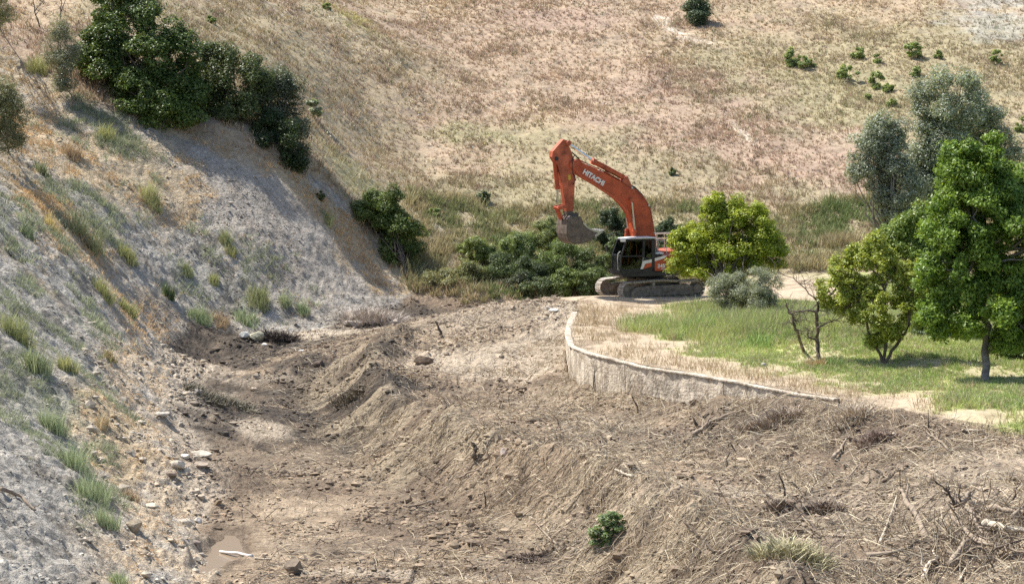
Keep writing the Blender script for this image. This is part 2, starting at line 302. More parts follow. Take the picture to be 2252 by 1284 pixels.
hc = mixc(hc, (.36, .36, .32), np.maximum(patch(2180,55,4,4,0,.6,1,1.5,256), patch(2220,5,5,2,0,.6,1,1.5,257))*.6)
col = col*(1-mHill[..., None])+hc*mHill[..., None]
col = np.clip(col*(1+.10*n3[..., None]+.06*fbm(U, V, .12, 2, 260)[..., None]), .02, .9)

# ---------------------------------------------------------------- materials
def newmat(name):
    m = bpy.data.materials.new(name); m.use_nodes = True; nt = m.node_tree; nt.nodes.clear()
    out = nt.nodes.new('ShaderNodeOutputMaterial'); b = nt.nodes.new('ShaderNodeBsdfPrincipled')
    nt.links.new(b.outputs[0], out.inputs[0]); return m, nt, b, out
def noise_mul(nt, colsock, scale, lo, hi, detail=6, rough=.65, coord=None):
    n = nt.nodes.new('ShaderNodeTexNoise'); n.inputs['Scale'].default_value = scale; n.inputs['Detail'].default_value = detail; n.inputs['Roughness'].default_value = rough
    g = coord or nt.nodes.new('ShaderNodeNewGeometry'); nt.links.new(g.outputs[0], n.inputs['Vector'])
    r = nt.nodes.new('ShaderNodeMapRange'); r.inputs[1].default_value = .3; r.inputs[2].default_value = .7; r.inputs[3].default_value = lo; r.inputs[4].default_value = hi
    nt.links.new(n.outputs[0], r.inputs[0])
    m = nt.nodes.new('ShaderNodeVectorMath'); m.operation = 'SCALE'
    nt.links.new(colsock, m.inputs[0]); nt.links.new(r.outputs[0], m.inputs['Scale']); return m.outputs[0], n, g
def soil(name, s1, lo, hi, bump, bd, rough=.95):
    m, nt, b, out = newmat(name); a = nt.nodes.new('ShaderNodeAttribute'); a.attribute_name = 'col'
    c, n, g = noise_mul(nt, a.outputs['Color'], s1, lo, hi)
    c, n2_, _ = noise_mul(nt, c, s1*4.1, .85, 1.15, 4, .6, g)
    nt.links.new(c, b.inputs['Base Color']); b.inputs['Roughness'].default_value = rough; b.inputs['Specular IOR Level'].default_value = .2
    bp = nt.nodes.new('ShaderNodeBump'); bp.inputs['Strength'].default_value = bump; bp.inputs['Distance'].default_value = bd
    nt.links.new(n.outputs[0], bp.inputs['Height']); nt.links.new(bp.outputs[0], b.inputs['Normal']); return m
M = {}
M['earth'] = soil('turned_earth', 6.0, .62, 1.35, 1.0, .22)
M['clay'] = soil('grey_clay', 5.0, .68, 1.3, 1.0, .22)
M['orch'] = soil('orchard_soil', 4.5, .8, 1.2, .7, .07)
M['turf'] = soil('dry_turf', 1.6, .8, 1.2, .8, .2)
def plain(name, colr, rough=.6, metal=0, lo=.85, hi=1.12, scale=3, spec=.4, bump=0, coat=0):
    m, nt, b, out = newmat(name); rgb = nt.nodes.new('ShaderNodeRGB'); rgb.outputs[0].default_value = (*colr, 1)
    tc = nt.nodes.new('ShaderNodeTexCoord'); 
    class _g: outputs = [tc.outputs['Object']]
    c, n, _ = noise_mul(nt, rgb.outputs[0], scale, lo, hi, 5, .6, _g)
    nt.links.new(c, b.inputs['Base Color']); b.inputs['Roughness'].default_value = rough; b.inputs['Metallic'].default_value = metal
    b.inputs['Specular IOR Level'].default_value = spec; b.inputs['Coat Weight'].default_value = coat
    if bump:
        bp = nt.nodes.new('ShaderNodeBump'); bp.inputs['Strength'].default_value = 1; bp.inputs['Distance'].default_value = bump
        nt.links.new(n.outputs[0], bp.inputs['Height']); nt.links.new(bp.outputs[0], b.inputs['Normal'])
    M[name] = m; return m
def leafmat(name, trans=.3, rough=.5, spec=.3):
    """colour comes from the leaf's own 'col' attribute"""
    m, nt, b, out = newmat(name); a = nt.nodes.new('ShaderNodeAttribute'); a.attribute_name = 'col'
    nt.links.new(a.outputs['Color'], b.inputs['Base Color']); b.inputs['Roughness'].default_value = rough; b.inputs['Specular IOR Level'].default_value = spec
    t = nt.nodes.new('ShaderNodeBsdfTranslucent')
    v = nt.nodes.new('ShaderNodeMixRGB'); v.blend_type = 'MULTIPLY'; v.inputs[0].default_value = 1; v.inputs[2].default_value = (1.35, 1.25, .55, 1) if name == 'leaf' else (1.05, 1.03, .92, 1)
    nt.links.new(a.outputs['Color'], v.inputs[1]); nt.links.new(v.outputs[0], t.inputs[0])
    mx = nt.nodes.new('ShaderNodeMixShader'); mx.inputs[0].default_value = trans
    nt.links.new(b.outputs[0], mx.inputs[1]); nt.links.new(t.outputs[0], mx.inputs[2]); nt.links.new(mx.outputs[0], out.inputs[0])
    M[name] = m; return m

def link(name, me, mat, parent=None):
    o = bpy.data.objects.new(name, me); SC.collection.objects.link(o)
    if mat is not None: me.materials.append(mat)
    if parent is not None: o.parent = parent
    return o
def tag(o, label=None, cat=None, group=None, kind=None):
    if label: o['label'] = label
    if cat: o['category'] = cat
    if group: o['group'] = group
    if kind: o['kind'] = kind
    return o
def mesh_np(name, co, faces, colr=None, smooth=False):
    """co (n,3); faces (m,k) int; colr per vertex"""
    me = bpy.data.meshes.new(name); co = np.asarray(co, np.float32); faces = np.asarray(faces, np.int32)
    k = faces.shape[1]; me.vertices.add(len(co)); me.vertices.foreach_set('co', co.ravel())
    me.loops.add(faces.size); me.loops.foreach_set('vertex_index', faces.ravel())
    me.polygons.add(len(faces)); me.polygons.foreach_set('loop_start', np.arange(0, faces.size, k, dtype=np.int32))
    me.polygons.foreach_set('use_smooth', np.full(len(faces), smooth))
    if colr is not None:
        at = me.color_attributes.new('col', 'FLOAT_COLOR', 'POINT'); c4 = np.ones((len(co), 4), np.float32); c4[:, :3] = colr
        at.data.foreach_set('color', c4.ravel())
    me.update(calc_edges=True); return me
# ---------------------------------------------------------------- the ground sheets
zone = np.argmax(np.stack([mChan, mBank, mPlat, mHill]), 0)
idx = np.arange(NS*NY).reshape(NY, NS)
quads = np.stack([idx[:-1, :-1], idx[:-1, 1:], idx[1:, 1:], idx[1:, :-1]], -1).reshape(-1, 4)
zq = zone[:-1, :-1].ravel(); ALL = np.stack([GX, GY, z], -1).reshape(-1, 3); CA = col.reshape(-1, 3)
for k, (nm, mt) in enumerate((('ground', 'earth'), ('clay_bank', 'clay'), ('orchard_ground', 'orch'), ('hillside', 'turf'))):
    q = quads[zq == k]; u, inv = np.unique(q, return_inverse=True)
    tag(link(nm, mesh_np(nm, ALL[u], inv.reshape(-1, 4), CA[u], True), M[mt]), kind='structure')

# ---------------------------------------------------------------- solid builders
import bmesh
def bm_box(bm, x0, x1, y0, y1, z0, z1, bev=0):
    vs = [bm.verts.new((x, y, zz)) for x in (x0, x1) for y in (y0, y1) for zz in (z0, z1)]
    fs = [bm.faces.new([vs[i] for i in f]) for f in ((0,1,3,2),(4,6,7,5),(0,4,5,1),(2,3,7,6),(0,2,6,4),(1,5,7,3))]
    if bev: bmesh.ops.bevel(bm, geom=list({e for f in fs for e in f.edges}), offset=bev, segments=2, affect='EDGES', profile=.6)
def bm_prof(bm, pts, y0, y1, bev=0):
    """side profile (x,z) extruded from y0 to y1"""
    ar = sum(a[0]*b[1]-b[0]*a[1] for a, b in zip(pts, pts[1:]+pts[:1]))
    if ar < 0: pts = pts[::-1]
    A = [bm.verts.new((p[0], y0, p[1])) for p in pts]; B = [bm.verts.new((p[0], y1, p[1])) for p in pts]
    n = len(pts); fa = bm.faces.new(A); fb = bm.faces.new(B[::-1]); fs = [fa, fb]
    for i in range(n): fs.append(bm.faces.new((A[(i+1) % n], A[i], B[i], B[(i+1) % n])))
    if bev: bmesh.ops.bevel(bm, geom=list(set(fa.edges) | set(fb.edges)), offset=bev, segments=2, affect='EDGES', profile=.6)
def bm_tube(bm, p0, p1, r0, r1=None, n=14, cap=True):
    p0 = Vector(p0); p1 = Vector(p1); r1 = r0 if r1 is None else r1; d = (p1-p0).normalized()
    q = d.to_track_quat('Z', 'Y'); a = []; b = []
    for i in range(n):
        t = 2*math.pi*i/n; o = q @ Vector((math.cos(t), math.sin(t), 0)); a.append(bm.verts.new(p0+o*r0)); b.append(bm.verts.new(p1+o*r1))
    for i in range(n): bm.faces.new((a[i], a[(i+1) % n], b[(i+1) % n], b[i]))
    if cap: bm.faces.new(a[::-1]); bm.faces.new(b)
def bm_path(bm, pts, r, n=8):
    P = [Vector(p) for p in pts]; rings = []
    for i, p in enumerate(P):
        d = (P[min(i+1, len(P)-1)]-P[max(i-1, 0)]).normalized(); q = d.to_track_quat('Z', 'Y'); rr = r[i] if isinstance(r, (list, tuple)) else r
        rings.append([bm.verts.new(p+(q @ Vector((math.cos(2*math.pi*k/n), math.sin(2*math.pi*k/n), 0)))*rr) for k in range(n)])
    for a, b in zip(rings[:-1], rings[1:]):
        for k in range(n): bm.faces.new((a[k], a[(k+1) % n], b[(k+1) % n], b[k]))
    bm.faces.new(rings[0][::-1]); bm.faces.new(rings[-1])
def mk(name, mat, parent, fn, smooth=False):
    bm = bmesh.new(); fn(bm); bmesh.ops.recalc_face_normals(bm, faces=bm.faces); me = bpy.data.meshes.new(name); bm.to_mesh(me); bm.free()
    if smooth:
        for p in me.polygons: p.use_smooth = True
    return link(name, me, M[mat], parent)
def empty(name, loc, rz=0):
    o = bpy.data.objects.new(name, None); SC.collection.objects.link(o); o.location = loc; o.rotation_euler = (0, 0, rz); o.empty_display_size = .3; return o

plain('orange_paint', (.44, .078, .026), .5, 0, .62, 1.3, 1.7, .4)
plain('dusty_orange', (.44, .11, .052), .6, 0, .55, 1.4, 2.2, .3)
plain('dark_paint', (.022, .023, .026), .45, 0, .7, 1.5, 3, .4)
plain('black_rubber', (.02, .02, .02), .6)
plain('white_paint', (.75, .74, .70), .45)
plain('cream_paint', (.60, .57, .50), .5)
plain('chrome', (.75, .75, .76), .18, 1.0, .95, 1.05)
plain('track_steel', (.38, .34, .29), .6, .25, .6, 1.35, 7, .4, .01)
plain('muddy_steel', (.17, .145, .12), .85, 0, .6, 1.6, 4, .2, .01)
plain('bucket_steel', (.135, .105, .082), .6, .15, .55, 1.45, 4, .4, .02)
plain('worn_steel', (.50, .46, .40), .4, .6, .8, 1.2, 6)
plain('yellow_paint', (.65, .42, .05), .5)
plain('seat_cloth', (.035, .035, .04), .9)
def glassmat():
    m, nt, b, out = newmat('cab_glass'); t = nt.nodes.new('ShaderNodeBsdfTransparent'); t.inputs[0].default_value = (.42, .47, .47, 1)
    g = nt.nodes.new('ShaderNodeBsdfGlossy'); g.inputs['Roughness'].default_value = .03; g.inputs[0].default_value = (.9, .95, 1, 1)
    fr = nt.nodes.new('ShaderNodeFresnel'); fr.inputs[0].default_value = 1.55; ad = nt.nodes.new('ShaderNodeMath'); ad.operation = 'ADD'; ad.operation = 'MULTIPLY'; ad.inputs[1].default_value = .55
    mx = nt.nodes.new('ShaderNodeMixShader'); nt.links.new(fr.outputs[0], ad.inputs[0]); nt.links.new(ad.outputs[0], mx.inputs[0])
    nt.links.new(t.outputs[0], mx.inputs[1]); nt.links.new(g.outputs[0], mx.inputs[2]); nt.links.new(mx.outputs[0], out.inputs[0]); M['cab_glass'] = m
glassmat()
# ---------------------------------------------------------------- excavator (local +x forward, +y the cab side)
EX = empty('excavator', (7.60, 101.44, .05), math.pi+math.radians(24))
tag(EX, 'orange crawler excavator with raised boom and curled bucket parked behind the yellow green tree', 'excavator')
def track(y0, y1):
    xc0, xc1, r, zc = -1.72, 2.28, .43, .47
    path = []; N = 18
    # closed loop : bottom, front idler, sagging top, rear sprocket
    L = []
    for i in range(41): L.append((xc0+(xc1-xc0)*i/40, zc-r))
    for i in range(1, N): a = -math.pi/2+math.pi*i/N; L.append((xc1+r*math.cos(a), zc+r*math.sin(a)))
    for i in range(41): t = i/40; L.append((xc1+(xc0-xc1)*t, zc+r+.10*math.sin(math.pi*min(1, t*1.15))*(1-.3*t)-.025*abs(math.sin(2*math.pi*t))))
    for i in range(1, N): a = math.pi/2+math.pi*i/N; L.append((xc0+r*math.cos(a), zc+r*math.sin(a)))
    L = np.array(L); S = np.r_[0, np.cumsum(np.hypot(*np.diff(np.r_[L, L[:1]], axis=0).T))]; per = S[-1]; n = int(per/.205); LL = np.r_[L, L[:1]]
    def f(bm):
        for k in range(n):
            s = per*k/n; p = np.array([np.interp(s, S, LL[:, 0]), np.interp(s, S, LL[:, 1])]); s2 = (s+.02) % per
            q = np.array([np.interp(s2, S, LL[:, 0]), np.interp(s2, S, LL[:, 1])]); d = (q-p)/np.linalg.norm(q-p); nn = np.array((d[1], -d[0]))
            a = p-d*.094; b = p+d*.094
            bm_prof(bm, [tuple(a), tuple(b), tuple(b+nn*.022), tuple(b-d*.02+nn*.05), tuple(b-d*.045+nn*.022), tuple(p+d*.012+nn*.022), tuple(p+nn*.042), tuple(p-d*.012+nn*.022), tuple(a+d*.05+nn*.022), tuple(a+d*.03+nn*.045), tuple(a+nn*.022)], y0, y1)
            ym = (y0+y1)/2
            for yy in (ym-.12, ym+.07): bm_prof(bm, [tuple(a-d*.01), tuple(a-d*.01-nn*.085), tuple(b+d*.01-nn*.085), tuple(b+d*.01)], yy, yy+.05)
    T = mk('crawler_track', 'track_steel', EX, f)
    ya, yb = y0+.09, y1-.06; out = y1 if y1 > 0 else y0
    fr = [(-1.60, .16), (2.05, .16), (2.16, .35), (2.10, .58), (1.80, .66), (1.25, .70), (-1.1, .72), (-1.5, .62), (-1.66, .38)]
    mk('side_frame', 'muddy_steel', T, lambda bm: bm_prof(bm, fr, ya, yb, .03))
    mk('idler_wheel', 'muddy_steel', T, lambda bm: bm_tube(bm, (xc1, y0+.16, zc), (xc1, y1-.16, zc), .35, n=28))
    def spr(bm):
        bm_tube(bm, (xc0, y0+.12, zc), (xc0, y1-.03, zc), .25, n=24)
        for k in range(18):
            a = 2*math.pi*k/18; c = (xc0+.33*math.cos(a), zc+.33*math.sin(a)); bm_box(bm, c[0]-.04, c[0]+.04, (y0+y1)/2-.05, (y0+y1)/2+.05, c[1]-.04, c[1]+.04)
        bm_tube(bm, (xc0, (y0+y1)/2-.04, zc), (xc0, (y0+y1)/2+.04, zc), .33, n=24)
    mk('drive_sprocket', 'muddy_steel', T, spr)
    for k in range(8):
        x = -1.35+k*.46; mk('track_roller', 'muddy_steel', T, lambda bm: (bm_tube(bm, (x, y0+.12, .19), (x, y1-.10, .19), .11, n=16)))
    for x in (-.75, .85):
        def cr(bm): bm_tube(bm, (x, y0+.14, .81), (x, y1-.08, .81), .075, n=14); bm_box(bm, x-.06, x+.06, y0+.2, y1-.2, .68, .80)
        mk('carrier_roller', 'track_steel', T, cr)
    mk('step_plate', 'muddy_steel', T, lambda bm: (bm_box(bm, .0, .32, y1-.06 if y1 > 0 else y0, y1+.03 if y1 > 0 else y0+.09, .38, .46, .01)))
    return T
track(1.0, 1.6); track(-1.6, -1.0)
mk('chassis_frame', 'muddy_steel', EX, lambda bm: (bm_prof(bm, [(-.9, .45), (1.3, .45), (1.05, .93), (-.65, .93)], -1.08, 1.08, .04), bm_tube(bm, (.2, 0, .9), (.2, 0, 1.0), .8, n=32)))
mk('slewing_ring', 'dark_paint', EX, lambda bm: bm_tube(bm, (.05, 0, .98), (.05, 0, 1.18), .66, n=40))
mk('deck', 'dark_paint', EX, lambda bm: (bm_prof(bm, [(2.62, 1.20), (2.72, 1.30), (2.72, 1.43), (-2.5, 1.43), (-2.6, 1.2)], .35, 1.48, .03), bm_prof(bm, [(1.9, 1.16), (1.9, 1.42), (-2.6, 1.42), (-2.6, 1.16)], -1.48, .36, .03)))
def side_cover(bm): bm_prof(bm, [(.80, 1.46), (.80, 2.16), (.26, 2.27), (-1.5, 2.33), (-2.0, 2.33), (-2.0, 1.46)], .62, 1.50, .05)
SCV = mk('engine_cover', 'orange_paint', EX, side_cover)
mk('engine_cover', 'dusty_orange', EX, lambda bm: bm_prof(bm, [(.35, 1.46), (.30, 2.25), (.1, 2.42), (-2.0, 2.45), (-2.0, 1.46)], -1.48, .60, .06))
mk('white_stripe', 'white_paint', SCV, lambda bm: bm_prof(bm, [(.80, 1.98), (.80, 2.15), (.30, 2.25), (.06, 2.25), (.24, 2.13)], 1.495, 1.506))
mk('dark_top_panel', 'dark_paint', SCV, lambda bm: bm_prof(bm, [(.79, 2.17), (.79, 2.30), (.52, 2.36), (.26, 2.30)], .66, 1.47, .02))
mk('vent_cap', 'white_paint', SCV, lambda bm: bm_box(bm, .22, .66, .75, 1.40, 2.33, 2.42, .03))
mk('counterweight', 'orange_paint', EX, lambda bm: bm_prof(bm, [(-1.98, 1.25), (-1.98, 2.30), (-2.55, 2.32), (-2.95, 2.05), (-3.02, 1.6), (-2.85, 1.25)], -1.46, 1.46, .12))
def text(name, body, size, at, ang, parent, mat, face=1, ext=.006, sx=1.0):
    cu = bpy.data.curves.new(name, 'FONT'); cu.body = body; cu.size = size; cu.extrude = ext; cu.offset = size*.045; cu.align_x = 'CENTER'; cu.align_y = 'CENTER'; cu.space_character = 1.02
    o = bpy.data.objects.new(name, cu); SC.collection.objects.link(o); bpy.context.view_layer.update()
    me = bpy.data.meshes.new_from_object(o.evaluated_get(bpy.context.evaluated_depsgraph_get())); bpy.data.objects.remove(o)
    # text plane on the cab side, reading towards -x (the photograph reads it left to right)
    Rm = Matrix(((-1, 0, 0, 0), (0, 0, 1, 0), (0, 1, 0, 0), (0, 0, 0, 1)))
    T = Matrix.Translation(at) @ Matrix.Rotation(ang, 4, 'Y') @ Rm @ Matrix.Diagonal((sx, 1, 1, 1)); me.transform(T)
    return link(name, me, M[mat], parent)
text('number_lettering', '345', .27, (.42, 1.502, 1.72), 0, SCV, 'white_paint', sx=1.1)
mk('number_underline', 'white_paint', SCV, lambda bm: bm_box(bm, .15, .45, 1.497, 1.506, 1.545, 1.575))
text('number_lettering', 'Z', .20, (-.40, 1.502, 1.74), 0, SCV, 'white_paint')
# cab
def cabf(bm):
    y0, y1 = .48, 1.50
    for ya, yb in ((y1-.06, y1), (y0, y0+.06)):
        for pr in ([(2.84, 1.44), (2.80, 2.35), (2.74, 2.36), (2.76, 1.44)], [(2.80, 2.35), (2.50, 3.16), (2.40, 3.16), (2.72, 2.33)],
                   [(1.62, 1.44), (1.50, 3.16), (1.36, 3.16), (1.46, 1.44)], [(.98, 1.44), (1.0, 3.16), (.80, 3.16), (.80, 1.44)],
                   [(2.45, 3.08), (2.45, 3.18), (.80, 3.18), (.80, 3.08)], [(2.84, 1.40), (2.82, 1.62), (.80, 1.62), (.80, 1.40)], [(2.76, 2.26), (2.75, 2.34), (1.46, 2.32), (1.46, 2.24)],
                   [(1.5, 1.6), (1.44, 2.25), (1.0, 1.95), (.98, 1.6)]):
            bm_prof(bm, pr, ya, yb, .012)
    for pr in ([(2.84, 1.40), (2.83, 1.62), (2.76, 1.62), (2.76, 1.40)], [(2.81, 2.30), (2.79, 2.38), (2.72, 2.38), (2.73, 2.30)], [(2.52, 3.10), (2.50, 3.18), (2.40, 3.18), (2.42, 3.10)],
               [(.88, 1.40), (.88, 2.2), (.80, 2.2), (.80, 1.40)], [(2.78, 1.40), (2.78, 1.47), (.84, 1.47), (.84, 1.40)], [(.90, 3.10), (.90, 3.18), (.80, 3.18), (.80, 3.10)]):
        bm_prof(bm, pr, y0+.06, y1-.06)
CAB = mk('cab', 'dark_paint', EX, cabf)
mk('cab_roof', 'white_paint', CAB, lambda bm: bm_prof(bm, [(2.48, 3.182), (2.40, 3.215), (1.9, 3.245), (.75, 3.245), (.70, 3.182)], .44, 1.54, .03))
for pr in ([(2.74, 1.62), (2.73, 2.26), (1.47, 2.24), (1.58, 1.62)], [(2.72, 2.34), (2.42, 3.08), (1.50, 3.08), (1.46, 2.32)], [(1.34, 2.25), (1.36, 3.08), (1.0, 3.08), (1.0, 2.0)]):
    for ya in (1.465, .50): mk('window', 'cab_glass', CAB, lambda bm: bm_prof(bm, pr, ya, ya+.012))
mk('windscreen', 'cab_glass', CAB, lambda bm: (bm_prof(bm, [(2.775, 2.38), (2.49, 3.10), (2.475, 3.10), (2.76, 2.38)], .54, 1.44)))
mk('windscreen', 'cab_glass', CAB, lambda bm: (bm_prof(bm, [(2.81, 1.62), (2.785, 2.30), (2.77, 2.30), (2.795, 1.62)], .54, 1.44)))
DP = mk('door_panel', 'white_paint', CAB, lambda bm: bm_prof(bm, [(1.66, 1.60), (1.50, 2.02), (.99, 2.10), (.99, 1.93), (1.38, 1.87), (1.50, 1.60)], 1.502, 1.512))
mk('orange_flash', 'orange_paint', CAB, lambda bm: bm_prof(bm, [(1.485, 1.60), (1.385, 1.86), (.99, 1.92), (.99, 1.72)], 1.502, 1.511))
mk('driver_seat', 'seat_cloth', CAB, lambda bm: (bm_box(bm, 1.25, 1.75, .72, 1.25, 1.85, 2.0, .05), bm_prof(bm, [(1.25, 1.95), (1.12, 2.75), (1.02, 2.75), (1.12, 1.95)], .74, 1.23, .04), bm_box(bm, 1.35, 1.65, .85, 1.15, 1.47, 1.86)))
mk('control_console', 'dark_paint', CAB, lambda bm: (bm_box(bm, 2.2, 2.6, .75, 1.25, 1.47, 1.6, .03), bm_box(bm, 1.4, 2.0, 1.28, 1.40, 1.9, 2.15, .03), bm_tube(bm, (2.3, .9, 1.5), (2.25, .9, 2.15), .02), bm_tube(bm, (2.3, 1.1, 1.5), (2.25, 1.1, 2.15), .02)))
mk('door_handle', 'cream_paint', CAB, lambda bm: bm_tube(bm, (1.60, 1.53, 1.72), (1.50, 1.53, 2.2), .012, n=8))
mk('grab_rail', 'cream_paint', CAB, lambda bm: bm_path(bm, [(2.80, 1.40, 1.55), (2.95, 1.44, 1.62), (2.97, 1.44, 2.15), (2.93, 1.44, 2.45), (2.78, 1.40, 2.55)], .018))
def mir(bm): bm_path(bm, [(2.55, 1.48, 3.1), (2.74, 1.56, 3.2)], .015, 6); bm_box(bm, 2.62, 2.84, 1.50, 1.70, 3.06, 3.24, .03)
mk('work_lamp', 'white_paint', CAB, mir)
mk('mirror', 'black_rubber', CAB, lambda bm: (bm_path(bm, [(2.78, .50, 2.4), (2.95, .2, 2.6)], .015, 6), bm_box(bm, 2.93, 2.97, .05, .28, 2.45, 2.8, .015)))
for yy in (.55, 1.40): mk('guard_rail', 'cream_paint', EX, lambda bm: bm_path(bm, [(.70, yy, 2.35), (.68, yy, 3.05), (.1, yy, 3.05), (.05, yy, 2.35)], .02, 7))
for yy in (-1.35, -.5):
    mk('guard_rail', 'cream_paint', EX, lambda bm: (bm_path(bm, [(.0, yy, 2.4), (.0, yy, 3.27), (-1.7, yy, 3.27), (-1.7, yy, 2.4)], .022, 7), bm_path(bm, [(0, yy, 3.0), (-1.7, yy, 3.0)], .018, 7), bm_path(bm, [(-.85, yy, 2.4), (-.85, yy, 3.27)], .018, 7)))
mk('exhaust_pipe', 'muddy_steel', EX, lambda bm: bm_path(bm, [(-1.3, -.6, 2.4), (-1.3, -.6, 2.9), (-1.38, -.6, 3.05)], .07, 12))
mk('deck_box', 'dark_paint', EX, lambda bm: bm_box(bm, .35, .78, .64, 1.0, 2.3, 2.62, .04))
# boom
BO = [(5.12,7.22),(4.66,7.27),(4.0,6.93),(3.2,6.62),(2.55,6.30),(1.9,5.92),(1.24,5.56),(.75,5.13),(.45,4.63),(.28,3.82),(.12,2.9),(.08,2.2),(.28,1.75),(.62,1.72),(.86,2.0),(1.15,2.62),(1.39,3.26),(1.48,4.0),(1.68,4.51),(2.05,4.95),(2.54,5.36),(3.51,5.91),(4.48,6.43),(5.0,6.80),(5.2,7.0)]
BOOM = mk('boom', 'orange_paint', EX, lambda bm: bm_prof(bm, BO, -.27, .27, .03))
text('maker_lettering', 'HITACHI', .36, (3.78, .274, 6.35), math.radians(-29.5), BOOM, 'white_paint', sx=.96)
mk('boom_foot_bracket', 'dark_paint', BOOM, lambda bm: [bm_prof(bm, [(-.2, 1.43), (-.05, 2.1), (.3, 2.35), (.7, 2.1), (1.3, 1.43)], a, b, .02) for a, b in ((.375, .44), (-.44, -.375))])
def lift(bm, side):
    y = .40*side; bm_tube(bm, (1.72, y, 1.75), (1.44, y, 3.55), .115, n=18); bm_tube(bm, (1.46, y, 3.45), (1.43, y, 3.6), .135, n=18)
for s in (1, -1):
    LC = mk('lift_cylinder', 'orange_paint', BOOM, lambda bm: lift(bm, s))
    mk('piston_rod', 'chrome', LC, lambda bm: bm_tube(bm, (1.43, .40*s, 3.6), (1.62, .40*s, 5.12), .055, n=14))
    mk('pivot_pin', 'dusty_orange', LC, lambda bm: (bm_tube(bm, (1.62, .27*s, 5.16), (1.62, .48*s, 5.16), .12, n=16)))
mk('boom_boss', 'dusty_orange', BOOM, lambda bm: bm_tube(bm, (2.1, -.31, 5.42), (2.1, .31, 5.42), .06))
mk('boom_boss', 'dusty_orange', BOOM, lambda bm: bm_tube(bm, (5.0, -.31, 7.02), (5.0, .31, 7.02), .17, n=20))
AC = mk('arm_cylinder', 'dusty_orange', BOOM, lambda bm: (bm_tube(bm, (3.63, 0, 7.17), (1.75, 0, 6.25), .135, n=20), bm_tube(bm, (3.75, 0, 7.23), (3.55, 0, 7.13), .17, n=20), bm_prof(bm, [(1.35, 5.6), (1.75, 6.4), (1.95, 6.35), (2.15, 5.95)], -.2, .2, .02), bm_path(bm, [(3.5, .16, 7.2), (2.9, .17, 6.92), (1.9, .17, 6.42)], .025)))
mk('piston_rod', 'chrome', AC, lambda bm: bm_tube(bm, (5.12, 0, 8.12), (3.66, 0, 7.18), .075, n=16))
for k, (yy, dz) in enumerate(((.13, .08), (.06, .12), (-.05, .10), (-.14, .08))):
    pts = [(p[0]+(.02*math.sin(i*2+k)), yy, p[1]+dz+.03*math.sin(i*1.7+k*2)) for i, p in enumerate([(3.0,6.55),(2.55,6.30),(1.9,5.98),(1.24,5.68),(.78,5.25),(.40,4.68),(.20,3.85),(.02,2.9),(-.05,2.3)])]
    mk('hydraulic_hose', 'black_rubber', BOOM, lambda bm: bm_path(bm, pts, .026, 7))
for k, yy in enumerate((.22, .16, -.22)):
    mk('hydraulic_pipe', 'dusty_orange', BOOM, lambda bm: bm_path(bm, [(4.7+k*.05, yy, 7.33), (4.0, yy, 7.02), (3.2, yy, 6.70), (2.55, yy, 6.38), (1.9, yy, 6.0), (1.24, yy, 5.64), (.72, yy, 5.18), (.40, yy, 4.64), (.23, yy, 3.82), (.08, yy, 2.95)], .024, 7))
for x, z0 in ((4.1, 7.03), (3.3, 6.72), (1.5, 5.80), (.50, 4.85), (.22, 3.9), (.16, 3.4)):
    mk('pipe_clamp', 'cream_paint', BOOM, lambda bm: bm_box(bm, x-.04, x+.04, -.25, .25, z0-.06, z0+.03, .01))
mk('hydraulic_hose', 'black_rubber', BOOM, lambda bm: (bm_path(bm, [(4.6, .2, 7.35), (4.9, .3, 7.55), (5.05, .32, 7.3), (5.02, .34, 6.6), (4.85, .32, 6.25), (5.0, .3, 6.0)], .03, 7), bm_path(bm, [(4.3, -.2, 7.2), (4.75, -.2, 7.62), (5.05, -.1, 7.75)], .03, 7)))
# arm
AR = [(5.49,8.35),(5.29,8.30),(5.10,7.86),(4.90,7.36),(4.78,6.9),(4.80,6.5),(4.84,5.93),(4.90,4.79),(4.96,4.40),(5.26,4.40),(5.36,4.94),(5.56,6.09),(5.76,6.94),(6.14,7.44),(6.10,7.73)]
ARM = mk('arm', 'dusty_orange', EX, lambda bm: bm_prof(bm, AR, -.19, .19, .025))
mk('arm_tip', 'bucket_steel', ARM, lambda bm: (bm_prof(bm, [(4.92, 4.62), (5.31, 4.62), (5.28, 4.30), (5.1, 4.22), (4.94, 4.32)], -.205, .205, .02)))
mk('pivot_pin', 'dusty_orange', ARM, lambda bm: bm_tube(bm, (5.22, -.3, 8.15), (5.22, .3, 8.15), .13, n=18))
mk('pivot_pin', 'dark_paint', ARM, lambda bm: bm_tube(bm, (5.9, -.27, 7.35), (5.9, .27, 7.35), .1, n=18))
mk('yellow_tag', 'yellow_paint', ARM, lambda bm: (bm_box(bm, 5.08, 5.22, .195, .212, 6.25, 6.52, .005)))
BC = mk('bucket_cylinder', 'orange_paint', ARM, lambda bm: (bm_tube(bm, (5.92, 0, 7.35), (5.74, 0, 5.80), .115, n=18), bm_tube(bm, (5.75, 0, 5.95), (5.74, 0, 5.76), .14, n=18)))
mk('piston_rod', 'chrome', BC, lambda bm: bm_tube(bm, (5.74, 0, 5.78), (5.70, 0, 4.82), .06, n=14))
mk('rocker_link', 'dusty_orange', ARM, lambda bm: [bm_prof(bm, [(5.86, 4.88), (5.78, 4.70), (5.30, 4.82), (5.26, 5.0), (5.6, 4.95)], a, b, .02) for a, b in ((.26, .34), (-.34, -.26))])
mk('bucket_link', 'orange_paint', ARM, lambda bm: (bm_prof(bm, [(5.87, 4.84), (5.72, 4.82), (5.46, 4.28), (5.60, 4.18)], -.13, .13, .02), bm_tube(bm, (5.76, -.36, 4.80), (5.76, .36, 4.80), .07)))
